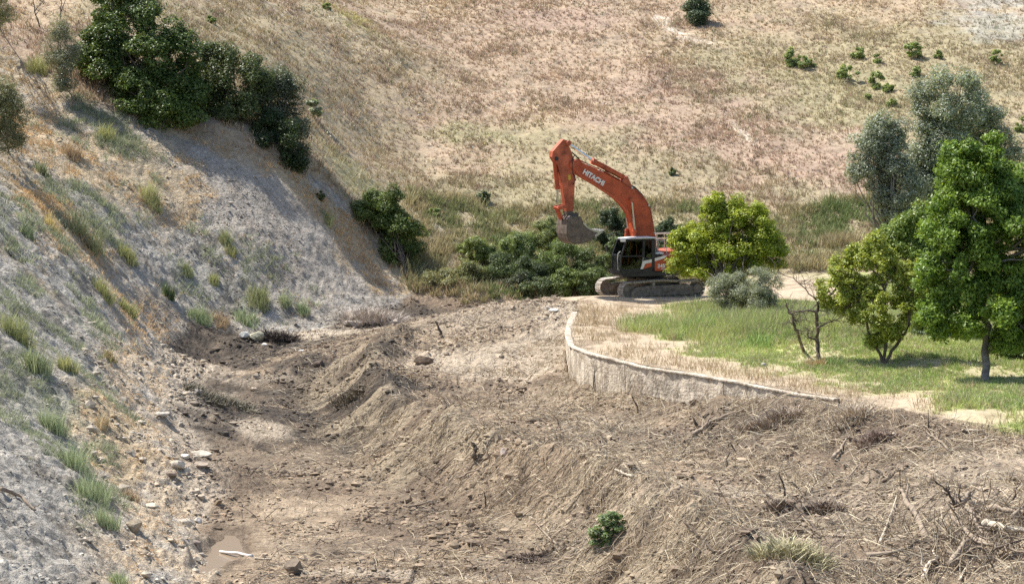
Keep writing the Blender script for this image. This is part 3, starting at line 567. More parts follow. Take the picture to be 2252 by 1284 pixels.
# bucket : curved shell open towards +(-x, up), side plates, lips, teeth
OUT = [(4.92,4.36),(5.55,4.40),(5.80,4.24),(5.85,4.0),(5.87,3.75),(5.86,3.48),(5.76,3.22),(5.60,3.04),(5.38,2.94),(4.9,2.93),(4.37,3.07),(3.9,3.30),(3.62,3.45)]
INN = [(4.96,4.28),(5.5,4.31),(5.70,4.18),(5.75,3.98),(5.77,3.75),(5.76,3.50),(5.67,3.27),(5.54,3.12),(5.36,3.03),(4.9,3.01),(4.4,3.14),(3.93,3.36),(3.66,3.50)]
BK = mk('bucket', 'bucket_steel', EX, lambda bm: (bm_prof(bm, OUT+INN[::-1], -.72, .72), [bm_prof(bm, [(4.92,4.34),(5.55,4.38),(5.78,4.22),(5.83,3.99),(5.85,3.75),(5.84,3.49),(5.74,3.24),(5.58,3.06),(5.38,2.96),(4.9,2.95),(4.37,3.09),(3.9,3.32),(3.60,3.50),(3.72,3.60),(4.0,3.62),(4.42,3.78),(4.75,4.05)], a, b, .01) for a, b in ((.70, .75), (-.75, -.70))]))
mk('side_rib', 'bucket_steel', BK, lambda bm: [bm_prof(bm, [(5.0, 4.2), (5.5, 4.28), (5.66, 4.1), (5.3, 3.6), (4.95, 3.9)], a, b, .012) for a, b in ((.752, .772),)])
mk('side_rib', 'bucket_steel', BK, lambda bm: bm_prof(bm, [(5.55, 3.35), (5.40, 3.16), (4.9, 3.16), (4.5, 3.24), (4.9, 3.42)], .752, .770, .012))
mk('hinge_lug', 'bucket_steel', BK, lambda bm: [bm_prof(bm, [(4.86, 4.2), (4.88, 4.52), (5.05, 4.58), (5.3, 4.42), (5.5, 4.42), (5.66, 4.44), (5.80, 4.28), (5.8, 4.1)], a, b, .01) for a, b in ((.27, .33), (-.33, -.27))])
for a, b in ((.752, .775), (-.775, -.752)): mk('wear_strip', 'worn_steel', BK, lambda bm: bm_prof(bm, [(3.60,3.50),(3.72,3.62),(4.0,3.64),(4.42,3.80),(4.75,4.07),(4.80,4.0),(4.45,3.72),(4.02,3.55),(3.75,3.50)], a, b))
mk('lip_plate', 'worn_steel', BK, lambda bm: bm_prof(bm, [(3.95,3.26),(3.58,3.44),(3.52,3.53),(3.68,3.55),(3.98,3.40)], -.77, .77, .008))
for k in range(5):
    yy = -.64+.32*k; mk('tooth', 'worn_steel', BK, lambda bm: (bm_prof(bm, [(3.66,3.46),(3.62,3.60),(3.40,3.645),(3.27,3.66),(3.36,3.57)], yy-.055, yy+.055, .012)))
BK.scale = (.86, .86, 1); BK.location = (.462, 0, 0)

# ---------------------------------------------------------------- retaining wall
def wall():
    P = np.array(WALLP); 
    # resample
    S = np.r_[0, np.cumsum(np.hypot(*np.diff(P[:, :2], axis=0).T))]; n = int(S[-1]/.25); t = np.linspace(0, S[-1], n+1)
    X = np.interp(t, S, P[:, 0]); Y = np.interp(t, S, P[:, 1])
    for _ in range(3): X[1:-1] = (X[:-2]+X[1:-1]*2+X[2:])/4; Y[1:-1] = (Y[:-2]+Y[1:-1]*2+Y[2:])/4
    tx = np.gradient(X); ty = np.gradient(Y); L = np.hypot(tx, ty); nx, ny = -ty/L, tx/L            # towards the orchard
    zt = .06+.03*np.sin(t*.8)+.05*fbm(t, t*0, 1.0, 3, 77)
    return X, Y, nx, ny, zt, t
WX, WY, WNX, WNY, WZ, WT = wall()
def wallmat(name, base, stain):
    m, nt, b, out = newmat(name); g = nt.nodes.new('ShaderNodeNewGeometry')
    n = nt.nodes.new('ShaderNodeTexNoise'); n.inputs['Scale'].default_value = 1.4; n.inputs['Detail'].default_value = 9; n.inputs['Roughness'].default_value = .7; nt.links.new(g.outputs[0], n.inputs[0])
    r = nt.nodes.new('ShaderNodeValToRGB'); e = r.color_ramp.elements; e[0].position = .36; e[0].color = (*stain, 1); e[1].position = .56; e[1].color = (*base, 1); nt.links.new(n.outputs[0], r.inputs[0])
    n2 = nt.nodes.new('ShaderNodeTexNoise'); n2.inputs['Scale'].default_value = 9; n2.inputs['Detail'].default_value = 6; nt.links.new(g.outputs[0], n2.inputs[0])
    bp = nt.nodes.new('ShaderNodeBump'); bp.inputs['Strength'].default_value = 1; bp.inputs['Distance'].default_value = .05; nt.links.new(n2.outputs[0], bp.inputs['Height']); nt.links.new(bp.outputs[0], b.inputs['Normal'])
    mp = nt.nodes.new('ShaderNodeMapping'); mp.inputs['Scale'].default_value = (5, 5, .7); nt.links.new(g.outputs[0], mp.inputs[0])
    n3_ = nt.nodes.new('ShaderNodeTexNoise'); n3_.inputs['Scale'].default_value = 1; n3_.inputs['Detail'].default_value = 6; nt.links.new(mp.outputs[0], n3_.inputs[0])
    r3 = nt.nodes.new('ShaderNodeMapRange'); r3.inputs[1].default_value = .38; r3.inputs[2].default_value = .6; r3.inputs[3].default_value = .74; r3.inputs[4].default_value = 1.15; nt.links.new(n3_.outputs[0], r3.inputs[0])
    mm_ = nt.nodes.new('ShaderNodeVectorMath'); mm_.operation = 'SCALE'; nt.links.new(r.outputs[0], mm_.inputs[0]); nt.links.new(r3.outputs[0], mm_.inputs['Scale'])
    nt.links.new(mm_.outputs[0], b.inputs['Base Color']); b.inputs['Roughness'].default_value = .9; M[name] = m
wallmat('old_concrete', (.57, .495, .39), (.33, .265, .195)); wallmat('coping_concrete', (.54, .475, .38), (.33, .265, .195))
RW = empty('retaining_wall', (WX[0], WY[0], -1)); tag(RW, 'low curved concrete retaining wall holding up the orchard above the cleared stream bed', 'wall')
def wall_mesh(i0, i1):
    co = []; fs = []; rows = 9
    for i in range(i0, i1+1):
        for k in range(rows):
            f = k/(rows-1); zz = WZ[i]-.10-f*2.6; off = .025*vn(np.array(WT[i]*1.7), np.array(k*.9), 9)-.05*f+.03*vn(np.array(WT[i]*5.), np.array(k*2.), 19)
            gp = .02 if i == i0 and i0 else (-.02 if i == i1 else 0); co.append((WX[i]-WNX[i]*off+gp*WNY[i], WY[i]-WNY[i]*off-gp*WNX[i], zz))
        for k in range(2): zz = (WZ[i]-.10) if k == 1 else WZ[i]-2.7; co.append((WX[i]+WNX[i]*.34, WY[i]+WNY[i]*.34, zz))
    m = rows+2
    for i in range(i1-i0):
        for k in range(m): a = i*m+k; b = i*m+(k+1) % m; fs.append((a, b, b+m, a+m))
    n = i1-i0
    co = [(c[0]-WX[0], c[1]-WY[0], c[2]+1) for c in co]
    me = bpy.data.meshes.new('wall_panel'); me.from_pydata(co, [], fs+[tuple(range(m))[::-1], tuple(n*m+k for k in range(m))]); me.update(); return me
NW = int(np.argmin(np.hypot(WX-Pz(1842,878,0)[0], WY-Pz(1842,878,0)[1])))+1; WX = WX[:NW]; WY = WY[:NW]
cuts = [0, 22, 38, 62, 80, 104, len(WX)-1]
cuts = [c for c in cuts if c < len(WX)-8]+[len(WX)-1]
for a, b in zip(cuts[:-1], cuts[1:]):
    link('wall_panel', wall_mesh(a, b-(1 if 0 else 0)), M['old_concrete'], RW)
def coping():
    co = []; fs = []
    for i in range(len(WX)):
        j = .012*math.sin(i*1.9)+.02*float(vn(np.array(WT[i]*2.), np.array(3.), 29)); 
        for o, zz in ((-.05+j, WZ[i]-.10), (-.05+j, WZ[i]-.055), (.0, WZ[i]-.035+j*.5), (.22, WZ[i]-.05), (.26, WZ[i]-.10)):
            co.append((WX[i]+WNX[i]*o-WX[0], WY[i]+WNY[i]*o-WY[0], zz+1+.001))
    for i in range(len(WX)-1):
        for k in range(5): a = i*5+k; b = i*5+(k+1) % 5; fs.append((a, b, b+5, a+5))
    me = bpy.data.meshes.new('wall_coping'); me.from_pydata(co, [], fs+[(4,3,2,1,0), tuple((len(WX)-1)*5+k for k in range(5))]); me.update(); link('wall_coping', me, M['coping_concrete'], RW)
coping()

# ---------------------------------------------------------------- foliage builders
leafmat('leaf', .30, .45, .35); leafmat('blade', .22, .7, .15); leafmat('twig', 0.0001, .8, .2); leafmat('flower', .3, .7, .1)
plain('bark', (.13, .105, .085), .9, 0, .6, 1.5, 6, .2, .02); plain('grey_bark', (.23, .205, .18), .9, 0, .6, 1.4, 6, .2, .02)
plain('driftwood', (.27, .215, .16), .85, 0, .55, 1.5, 5, .25, .015); plain('pale_wood', (.50, .43, .33), .85, 0, .65, 1.3, 5, .25, .01); plain('dark_wood', (.10, .078, .06), .9, 0, .6, 1.6, 5, .2, .015)
def unit(v): return v/np.maximum(np.linalg.norm(v, axis=-1, keepdims=True), 1e-9)
def vol(px0, py0, px1, py1, d, dd=.8):
    """real ellipsoid (centre, radii) that stands at distance d and spans that part of the view"""
    a = Pd(px0, py0, d); b = Pd(px1, py1, d); c = (a+b)/2; rx = abs(b[0]-a[0])/2; rz = abs(a[2]-b[2])/2
    return c, np.array((rx, rx*dd, rz))
def clumps(vols, n, rs, rng):
    """clump centres spread over and inside the volumes, share by size"""
    wts = np.array([v[1][0]*v[1][2] for v in vols]); wts = wts/wts.sum(); out = []
    for (c, r), wt in zip(vols, wts):
        k = max(2, int(n*wt)); dirs = unit(rng.normal(size=(k, 3))); rad = rng.uniform(.35, 1, k)**.45
        p = c+dirs*r*(rad*.93)[:, None]; s = rng.uniform(rs[0], rs[1], k)
        out.append(np.c_[p, s])
    return np.concatenate(out)
def leaves(cl, per, size, c1, c2, rng, droop=0., aspect=.42, shell=.5, up=.6, tip=None):
    """rhombic leaves around clump centres; colours vary leaf by leaf and clump by clump"""
    cnt = np.maximum(3, (2.3*per*(cl[:, 3]/cl[:, 3].mean())**2).astype(int)); id_ = np.repeat(np.arange(len(cl)), cnt); n = len(id_)
    d = unit(rng.normal(size=(n, 3))); ph = rng.uniform(0, 6.28, (len(cl), 3))[id_]; lump = 1+.24*np.sin(3.1*d[:, 0]+ph[:, 0])+.22*np.sin(4.3*d[:, 2]+ph[:, 1])+.16*np.sin(7*d[:, 1]+5*d[:, 0]+ph[:, 2])
    rr = cl[id_, 3]*lump*(shell+(1.08-shell)*rng.uniform(0, 1, n)**.6+.40*(rng.uniform(0, 1, n) < .11)*rng.uniform(0, 1, n))
    sq = np.array((1, 1, .82)); p = cl[id_, :3]+d*sq*rr[:, None]
    nr = unit(d*.7+np.array((0, 0, up))+rng.normal(size=(n, 3))*.55)
    ax = unit(np.cross(nr, rng.normal(size=(n, 3)))); ax = unit(ax+np.array((0, 0, -droop))); sd_ = unit(np.cross(nr, ax))
    L = 1.08*size*rng.uniform(.6, 1.35, n)[:, None]; W = L*aspect*1.15
    co = np.stack([p-ax*L*.5, p-ax*L*.05+sd_*W*.5, p+ax*L*.5, p-ax*L*.05-sd_*W*.5], 1).reshape(-1, 3)
    t = np.clip(rng.uniform(0, 1, n)*.75+rng.uniform(-.15, .4, len(cl))[id_], 0, 1)[:, None]
    cc = np.array(c1)*(1-t)+np.array(c2)*t; cc = 1.35*cc*rng.uniform(.7, 1.3, n)[:, None]
    if tip is not None: m = rng.uniform(0, 1, n) < tip[1]; cc[m] = np.array(tip[0])*rng.uniform(.8, 1.2, m.sum())[:, None]
    return co, np.arange(n*4).reshape(-1, 4), np.repeat(cc, 4, 0)
def loc_mesh(name, parts, mat, root, parent):
    o = 0; C_, F_, K_ = [], [], []
    for c, f, k in parts: C_.append(c); F_.append(f+o); K_.append(k); o += len(c)
    me = mesh_np(name, np.concatenate(C_)-np.array(root), np.concatenate(F_), np.concatenate(K_)); return link(name, me, M[mat], parent)
def sweep(paths, n=7):
    """(points, radii) list -> quads of all the limbs of one plant"""
    C_, F_, o = [], [], 0
    for P, r in paths:
        P = np.array(P, float); r = np.array(r, float); T = unit(np.gradient(P, axis=0)); ref = np.where(np.abs(T[:, 2:3]) > .9, np.array((1., 0, 0)), np.array((0, 0, 1.)))
        A = unit(np.cross(T, ref)); B = np.cross(T, A); th = np.arange(n)*2*math.pi/n
        ring = P[:, None]+(A[:, None]*np.cos(th)[None, :, None]+B[:, None]*np.sin(th)[None, :, None])*r[:, None, None]
        m = len(P); C_.append(ring.reshape(-1, 3)); ii = (np.arange(m-1)[:, None]*n+np.arange(n)[None]); jj = (np.arange(m-1)[:, None]*n+(np.arange(n)[None]+1) % n)
        F_.append(np.stack([ii, jj, jj+n, ii+n], -1).reshape(-1, 4)+o); o += m*n
    return np.concatenate(C_), np.concatenate(F_)
def limb(p0, p1, r0, r1, rng, bend=.12, m=7):
    p0 = np.array(p0, float); p1 = np.array(p1, float); L = np.linalg.norm(p1-p0); t = np.linspace(0, 1, m)[:, None]
    off = np.cumsum(rng.normal(size=(m, 3)), 0)*L*bend/3; off = off-off[0]-(off[-1]-off[0])*t
    return p0+(p1-p0)*t+off, np.linspace(r0, r1, m)
def tree(name, label, cat, base, vols, ncl, rs, per, size, c1, c2, seed, trunk=None, droop=0., aspect=.42, bark='bark', group=None, r0=.14, up=.6, shell=.5, stems=1, tip=None, crown='crown', twigs=30):
    rng = np.random.RandomState(seed); base = np.array(base, float); E = empty(name, tuple(base)); tag(E, label, cat, group)
    cl = clumps(vols, ncl, rs, rng); paths = []
    top = np.mean([v[0] for v in vols], 0)
    if trunk is None:
        fork = base+(top-base)*.35; trunk = [[base-np.array((0, 0, .3)), fork]]
    ends = []
    for tk in trunk:
        P = np.array(tk, float); S = np.linspace(0, 1, len(P)*3); P2 = np.stack([np.interp(S, np.linspace(0, 1, len(P)), P[:, k]) for k in range(3)], 1)
        P2[1:-1] += rng.normal(size=(len(P2)-2, 3))*r0*.25; paths.append((P2, np.linspace(r0*(1.15 if len(trunk) == 1 else .8), r0*.6, len(P2)))); ends.append(P2[-1])
    pick = rng.permutation(len(cl))[:twigs]
    for k in pick:
        e = ends[int(np.argmin([np.linalg.norm((cl[k, :3]-q)) for q in ends]))]; paths.append(limb(e, cl[k, :3], r0*.42, .012, rng, .16))
    c, f = sweep(paths); me = mesh_np('trunk', c-base, f, None, True); link('trunk', me, M[bark], E)
    loc_mesh(crown, [leaves(cl, per, size, c1, c2, rng, droop, aspect, shell, up, tip)], 'leaf', base, E); return E
V = vol
def bush(name, label, cat, px0, py0, px1, py1, d, c1, c2, seed, n=22, per=130, size=.10, group=None, tip=None, aspect=.42, dd=.9, extra=(), rs=(.16, .30), bark='bark', up=.6, base=None):
    vs = [V(px0, py0, px1, py1, d, dd)]+[V(*e) for e in extra]; c, r = vs[0]; bx, by = c[0], c[1]
    b = (bx, by, float(H(bx, by))) if base is None else base
    R_ = min(r[0], r[2]); return tree(name, label, cat, b, vs, n, (rs[0]*R_, rs[1]*R_*1.5), per, size, c1, c2, seed, group=group, r0=max(.02, .05*R_), tip=tip, aspect=aspect, bark=bark, up=up, crown='foliage', twigs=14)

DK1, DK2 = (.028, .052, .016), (.075, .115, .030)
# --- evergreens on the edge of the cut
tree('evergreen_tree', 'largest dense dark green evergreen tree on the edge of the grey cut bank', 'tree', onray(330, 300)+np.array((0, 2.0, 0)),
     [V(195,-70,345,140,116), V(165,50,300,250,115.5), V(240,50,440,250,115), V(250,150,458,300,114.3), V(330,100,452,250,114.6), V(160,60,260,200,116), V(290,200,455,298,113.8)], 125, (.45, .95), 560, .15, DK1, (.10, .15, .035), 1, r0=.25, tip=((.20, .27, .08), .2), twigs=50, shell=.72)
tree('evergreen_tree', 'olive green evergreen tree between the darkest tree and the greyish one on the cut edge', 'tree', onray(500, 330)+np.array((0, 2.5, 0)),
     [V(420,85,530,260,117.5), V(450,105,600,330,117), V(440,200,580,335,116.2)], 85, (.35, .8), 330, .13, (.040, .058, .024), (.095, .125, .045), 2, r0=.18, tip=((.15, .19, .07), .12))
tree('evergreen_tree', 'greyish green rounded tree with its crown over the right end of the cut bank', 'tree', onray(640, 390)+np.array((0, 3.2, 0)),
     [V(535,125,655,270,119), V(570,180,675,370,118.6), V(540,240,640,340,117.4)], 70, (.35, .8), 330, .12, (.055, .072, .045), (.13, .155, .10), 3, r0=.16)
bush('evergreen_bush', 'very dark green bush hanging over the lip of the cut, lowest of the tree row', 'bush', 560,265,668,388,115.2, (.022, .040, .016), (.055, .080, .028), 4, 46, 260, .12, extra=((600,320,668,396,115.2), (540,240,640,350,115.8)))
tree('feathery_bush', 'pale grey green feathery bush left of the largest evergreen', 'bush', onray(135, 185), [V(100,45,172,180,113), V(110,110,165,215,112.4)], 34, (.3, .6), 260, .11, (.11, .125, .085), (.22, .235, .16), 5, r0=.06, aspect=.2, bark='grey_bark')
tree('tall_bush', 'olive grey bush cut by the left edge of the photo above the golden slope', 'bush', onray(20, 335), [V(-50,160,45,290,96), V(-30,200,62,340,95.5)], 50, (.3, .7), 260, .10, (.085, .095, .05), (.18, .19, .10), 6, r0=.06, aspect=.22, bark='grey_bark', tip=((.30, .27, .14), .12))
tree('tall_bush', 'pale yellow green bush at the upper left corner behind the ridge', 'bush', onray(0, 60), [V(-40,-30,30,70,112)], 24, (.3, .7), 200, .10, (.16, .17, .085), (.27, .27, .14), 7, r0=.05, aspect=.22)
# --- ravine and its far side
tree('bank_bush', 'bright green bush with a dark hanging skirt at the foot of the cut bank', 'bush', onray(900, 620), [V(770,425,880,520,117), V(800,412,900,500,117), V(840,460,922,560,116.4), V(830,520,930,608,115.8)], 85, (.3, .62), 340, .12, (.035, .060, .018), (.125, .17, .040), 8, r0=.10, tip=((.22, .27, .07), .10), shell=.6)
G1, G2 = (.06, .085, .03), (.16, .20, .07)
for i, (a, b, c_, e, d, k1, k2, lb) in enumerate((
    (930,590,1010,662,114, (.14,.15,.07), (.30,.29,.15), 'straw and olive bush at the far left end of the ravine'), (1000,575,1075,665,114.5, (.09,.11,.045), (.22,.23,.10), 'olive brown bush under the light green one in the ravine'),
    (1100,500,1180,590,119.5, (.09,.125,.045), (.20,.25,.09), 'pale green bush on the slope above the dark ravine shrubs'), (1170,480,1250,575,120.5, (.10,.13,.05), (.24,.27,.11), 'loose green bush on the slope just left of the bucket'),
    (1270,590,1350,662,113.2, (.05,.08,.03), (.14,.18,.06), 'low green bush right before the front of the far crawler track'), (1140,605,1230,668,113.3, (.045,.07,.03), (.12,.15,.06), 'dark green bush hanging over the middle of the spoil crest'),
    (1008,520,1095,585,118, (.09,.12,.035), (.22,.26,.08), 'light green bush highest in the overgrown ravine left of the excavator bucket'),
    (1060,555,1150,660,115.5, (.04,.06,.025), (.11,.15,.05), 'leafy dark bush at the left end of the ravine shrubs'),
    (1130,560,1215,662,115, (.035,.055,.025), (.09,.125,.045), 'dark bush in the middle of the ravine below the light green one'),
    (1195,530,1290,640,115.5, (.05,.08,.025), (.15,.20,.06), 'mid green bush in the ravine straight below the excavator bucket'),
    (1255,540,1340,650,115, (.035,.055,.02), (.10,.14,.04), 'dark green bush in the ravine touching the front of the crawler track'),
    (1205,585,1275,660,113.6, (.08,.115,.03), (.17,.22,.07), 'small yellow green bush in front of the ravine shrubs near the track'),
    (1312,450,1392,560,119, (.018,.032,.016), (.05,.075,.03), 'blackish green bush between the bucket and the cab, behind the boom'),
    (1440,476,1500,560,119, (.025,.045,.018), (.07,.10,.035), 'dark bush behind the excavator guard rails'),
    (1100,600,1180,672,114, (.045,.06,.035), (.11,.13,.07), 'greyish bush overhanging the edge of the spoil in the ravine'),
    (1330,520,1372,600,113.5, (.05,.075,.03), (.14,.18,.06), 'thin green bush just in front of the cab windscreen'))):
    bush('ravine_bush', lb, 'bush', a, b, c_, e, d, k1, k2, 20+i, 34, 330, .085, group='bushes in the ravine behind the excavator')
# --- orchard
EXT = dict(up=.5)
tree('fruit_tree', 'rounded yellow green fruit tree hiding the rear of the excavator', 'fruit tree', Pz(1600, 690, 0),
     [V(1530,418,1612,540,96), V(1475,480,1600,610,95.5), V(1560,450,1712,590,95.5), V(1620,500,1728,605,95), V(1500,540,1660,625,94.8), V(1585,432,1690,520,96), V(1470,500,1530,600,95.3)], 300, (.15, .42), 150, .11, (.11, .155, .016), (.32, .37, .045), 40, r0=.11, tip=((.42, .42, .06), .10), group='fruit trees in the orchard', shell=.45)
tree('fruit_tree', 'tallest deep green tree with a thick forked trunk at the right edge of the orchard', 'fruit tree', Pz(2167, 830, 0),
     [V(2065,280,2210,440,70), V(2030,370,2260,560,70), V(2010,470,2200,690,69.5), V(2120,420,2380,650,69.5), V(2080,600,2330,770,69), V(2200,350,2400,560,71), V(2020,640,2150,750,69), V(2190,600,2420,790,69), V(2060,290,2260,620,70.5)], 400, (.18, .48), 210, .13, (.06, .115, .018), (.185, .27, .045), 41,
     trunk=[[Pz(2167,840,0)-np.array((0,0,.2)), Pd(2170,760,69.6), Pd(2165,690,69.6), Pd(2150,560,69.8)], [Pd(2172,772,69.6), Pd(2195,745,69.4), Pd(2230,690,69.2)]], r0=.19, droop=.5, aspect=.38, bark='grey_bark', tip=((.21, .29, .045), .12), group='fruit trees in the orchard', twigs=60, shell=.4)
tree('fruit_tree', 'open yellow green fruit tree with several thin stems left of the tallest tree', 'fruit tree', Pz(1940, 800, 0),
     [V(1800,560,1900,690,73.5), V(1850,510,1990,660,74), V(1860,620,2010,770,73), V(1960,560,2070,720,73.5), V(1790,600,1870,700,73.8)], 170, (.12, .36), 100, .105, (.12, .165, .026), (.30, .34, .06), 42,
     trunk=[[Pz(1940,805,0)-np.array((0,0,.2)), Pd(1938,780,73), Pd(1915,745,73), Pd(1895,660,73.2)], [Pz(1941,805,0), Pd(1950,740,73), Pd(1945,640,73.3)], [Pz(1942,805,0), Pd(1965,765,72.8), Pd(1995,730,72.5), Pd(2005,640,73)]], r0=.085, droop=.2, bark='bark', tip=((.36, .34, .08), .10), group='fruit trees in the orchard', shell=.3)
tree('fruit_tree', 'shaded green tree standing behind and between the two orchard trees on the right', 'fruit tree', Pz(2060, 745, 0),
     [V(1965,450,2080,600,81), V(1990,540,2110,740,80), V(1900,500,2000,600,82), V(1940,470,2060,640,82)], 130, (.25, .5), 200, .12, (.06, .105, .020), (.16, .22, .045), 43, r0=.1, group='fruit trees in the orchard', tip=((.26, .30, .06), .1))
tree('orchard_bush', 'dark low bush behind the bare tree', 'bush', Pz(1840, 735, 0), [V(1805,685,1872,738,84)], 24, (.18, .36), 220, .11, (.028, .05, .02), (.08, .12, .035), 44, r0=.04, crown='foliage')
tree('orchard_bush', 'dark green undergrowth bush between the two right orchard trees', 'bush', Pz(2050, 760, 0), [V(2010,690,2100,770,79)], 26, (.18, .40), 220, .11, (.03, .055, .02), (.09, .14, .035), 45, r0=.04, crown='foliage')
tree('orchard_bush', 'green bush at the right edge behind the thick trunk', 'bush', Pz(2235, 800, 0), [V(2190,720,2330,830,74)], 34, (.2, .42), 220, .11, (.035, .065, .02), (.11, .17, .04), 46, r0=.04, crown='foliage')
tree('olive_tree', 'small silvery olive tree at the edge of the tall grass', 'olive tree', Pz(1622, 706, 0),
     [V(1553,598,1640,690,89.5), V(1600,580,1715,680,89.5), V(1590,620,1722,702,89)], 110, (.18, .38), 210, .085, (.115, .135, .085), (.27, .295, .215), 47, r0=.07, aspect=.2, bark='bark', shell=.3, tip=((.42, .44, .36), .14), trunk=[[Pz(1622,712,0)-np.array((0,0,.1)), Pd(1612,685,89), Pd(1595,655,89.3)], [Pz(1622,712,0), Pd(1640,670,89.3)]])
tree('silvery_tree', 'tall silvery grey green tree rising behind the orchard', 'tree', (24.6, 113, .3),
     [V(2000,142,2180,320,112.5), V(2010,250,2120,430,112), V(2100,200,2195,340,113), V(2140,265,2240,430,113), V(1990,300,2090,480,112)], 185, (.3, .8), 230, .15, (.095, .12, .08), (.25, .29, .21), 48, r0=.24, aspect=.28, bark='grey_bark', tip=((.50, .53, .46), .2), group='silvery trees behind the orchard', shell=.4)
tree('silvery_tree', 'shorter silvery tree leaning out left of the tall silvery one', 'tree', (22.0, 110, .2),
     [V(1900,240,1990,390,110), V(1868,290,1950,430,110), V(1920,330,2030,500,109.5)], 110, (.28, .7), 210, .14, (.09, .11, .078), (.24, .275, .20), 49, r0=.18, aspect=.28, bark='grey_bark', tip=((.48, .51, .44), .2), group='silvery trees behind the orchard', shell=.4)
# --- leafless tree : traced limbs with twigs of their own
def bare(name, label, cat, base, limbs, seed, tw=60, bark='bark', r=.05, group=None):
    rng = np.random.RandomState(seed); E = empty(name, tuple(base)); tag(E, label, cat, group); paths = []
    for L, rad in limbs:
        P = np.array(L, float); S = np.linspace(0, 1, len(P)*3); P2 = np.stack([np.interp(S, np.linspace(0, 1, len(P)), P[:, k]) for k in range(3)], 1); P2[1:-1] += rng.normal(size=(len(P2)-2, 3))*.02
        paths.append((P2, np.linspace(rad, rad*.35, len(P2))))
    main = len(paths)
    for k in range(tw):
        P, rr = paths[rng.randint(main)]; i = rng.randint(len(P)//3, len(P)); d = unit(rng.normal(size=3)*np.array((1, .7, .7))+np.array((0, 0, .35))); L = rng.uniform(.3, 1.0)*(r/.05)**.5
        q, q2 = limb(P[i], P[i]+d*L, rr[i]*.45, .005, rng, .25, 6); paths.append((q, q2))
        for _ in range(2):
            d2 = unit(d+rng.normal(size=3)*.6); j = rng.randint(2, 6); paths.append(limb(q[j], q[j]+d2*L*.5, .008, .003, rng, .2, 4))
    c, f = sweep(paths, 5); link('trunk', mesh_np('trunk', c-np.array(base), f, None, True), M[bark], E); return E
D2 = lambda px, py, d=74.: Pd(px, py, d)
bare('bare_tree', 'leafless fruit tree with crooked dark limbs in front of the yellow green tree', 'bare tree', Pz(1800, 792, 0),
     [([Pz(1802,796,0), D2(1797,750,74.6), D2(1796,700), D2(1800,665), D2(1835,640), D2(1852,612)], .10), ([D2(1797,685), D2(1770,683), D2(1735,692), D2(1728,672)], .05), ([D2(1796,722), D2(1830,705), D2(1850,700,73)], .04),
      ([Pz(1770,780,0), D2(1758,745,74.8), D2(1748,715), D2(1738,690), D2(1730,668)], .07), ([D2(1800,665), D2(1775,640), D2(1750,615), D2(1715,600)], .03), ([D2(1797,750), D2(1778,740), D2(1775,720)], .045), ([D2(1852,612), D2(1885,625), D2(1920,618)], .02)], 60, 110, 'bark', .06)
bare('bare_sapling', 'thin dry leafless sapling on the left ridge top', 'sapling', onray(88, 62), [([onray(88,62), onray(88,62)+(-.3,0,1.0), onray(88,62)+(-.5,.1,2.3)], .05), ([onray(88,62)+(-.3,0,1.0), onray(88,62)+(.5,0,2.0)], .03)], 61, 40, 'bark', .05)
bare('bare_sapling', 'dry twiggy sapling just left of the largest evergreen', 'sapling', onray(132, 50), [([onray(132,50), onray(132,50)+(.1,0,1.2), onray(132,50)+(.0,.1,2.6)], .04), ([onray(132,50)+(.1,0,.7), onray(132,50)+(.7,0,2.2)], .03)], 62, 50, 'bark', .05)
# --- hillside bushes
tree('hill_tree', 'small lone dark tree near the top of the hillside', 'tree', onray(1525, 62), [V(1508,-8,1552,48,172), V(1520,20,1558,55,171.5)], 36, (.35, .7), 200, .16, (.035, .055, .03), (.10, .135, .07), 63, r0=.14)
HB = ((1743,128,16,22,'left of a close pair of green tufts on the upper right hillside'), (1764,138,14,18,'right of the close pair of green tufts on the upper right hillside'), (1785,140,9,11,'smallest tuft right of the green pair on the upper slope'),
      (1887,118,14,16,'bright tuft above the wide green bush on the right slope'), (1928,130,10,10,'small pale tuft right of the bright tuft on the slope'), (2008,112,18,20,'uppermost tuft of the right hillside above the silvery tree'), (2062,122,9,10,'tiny tuft at the right above the silvery tree'),
      (1866,160,30,20,'widest green bush on the right hillside'), (1928,178,16,22,'round green bush just right of the widest bush'), (2012,160,14,12,'tuft beside the left shoulder of the silvery tree top'), (1952,195,12,10,'low tuft under the round green bush'), (2192,128,14,18,'dull green bush at the far right of the hillside'),
      (1962,228,12,10,'pale tuft left of the silvery tree crown'), (2245,275,12,22,'green bush on the slope at the right photo edge'), (1912,215,8,8,'faint tuft between the round bush and the silvery tree'))
for i, (x, y, rx, ry, lb) in enumerate(HB):
    g = onray(x, y+ry*.8); d = g[1]
    bush('hill_bush', lb, 'bush', x-rx, y-ry, x+rx, y+ry, d, (.15, .20, .07), (.28, .33, .13), 70+i, 12, 120, .16, group='green bushes on the hillside')
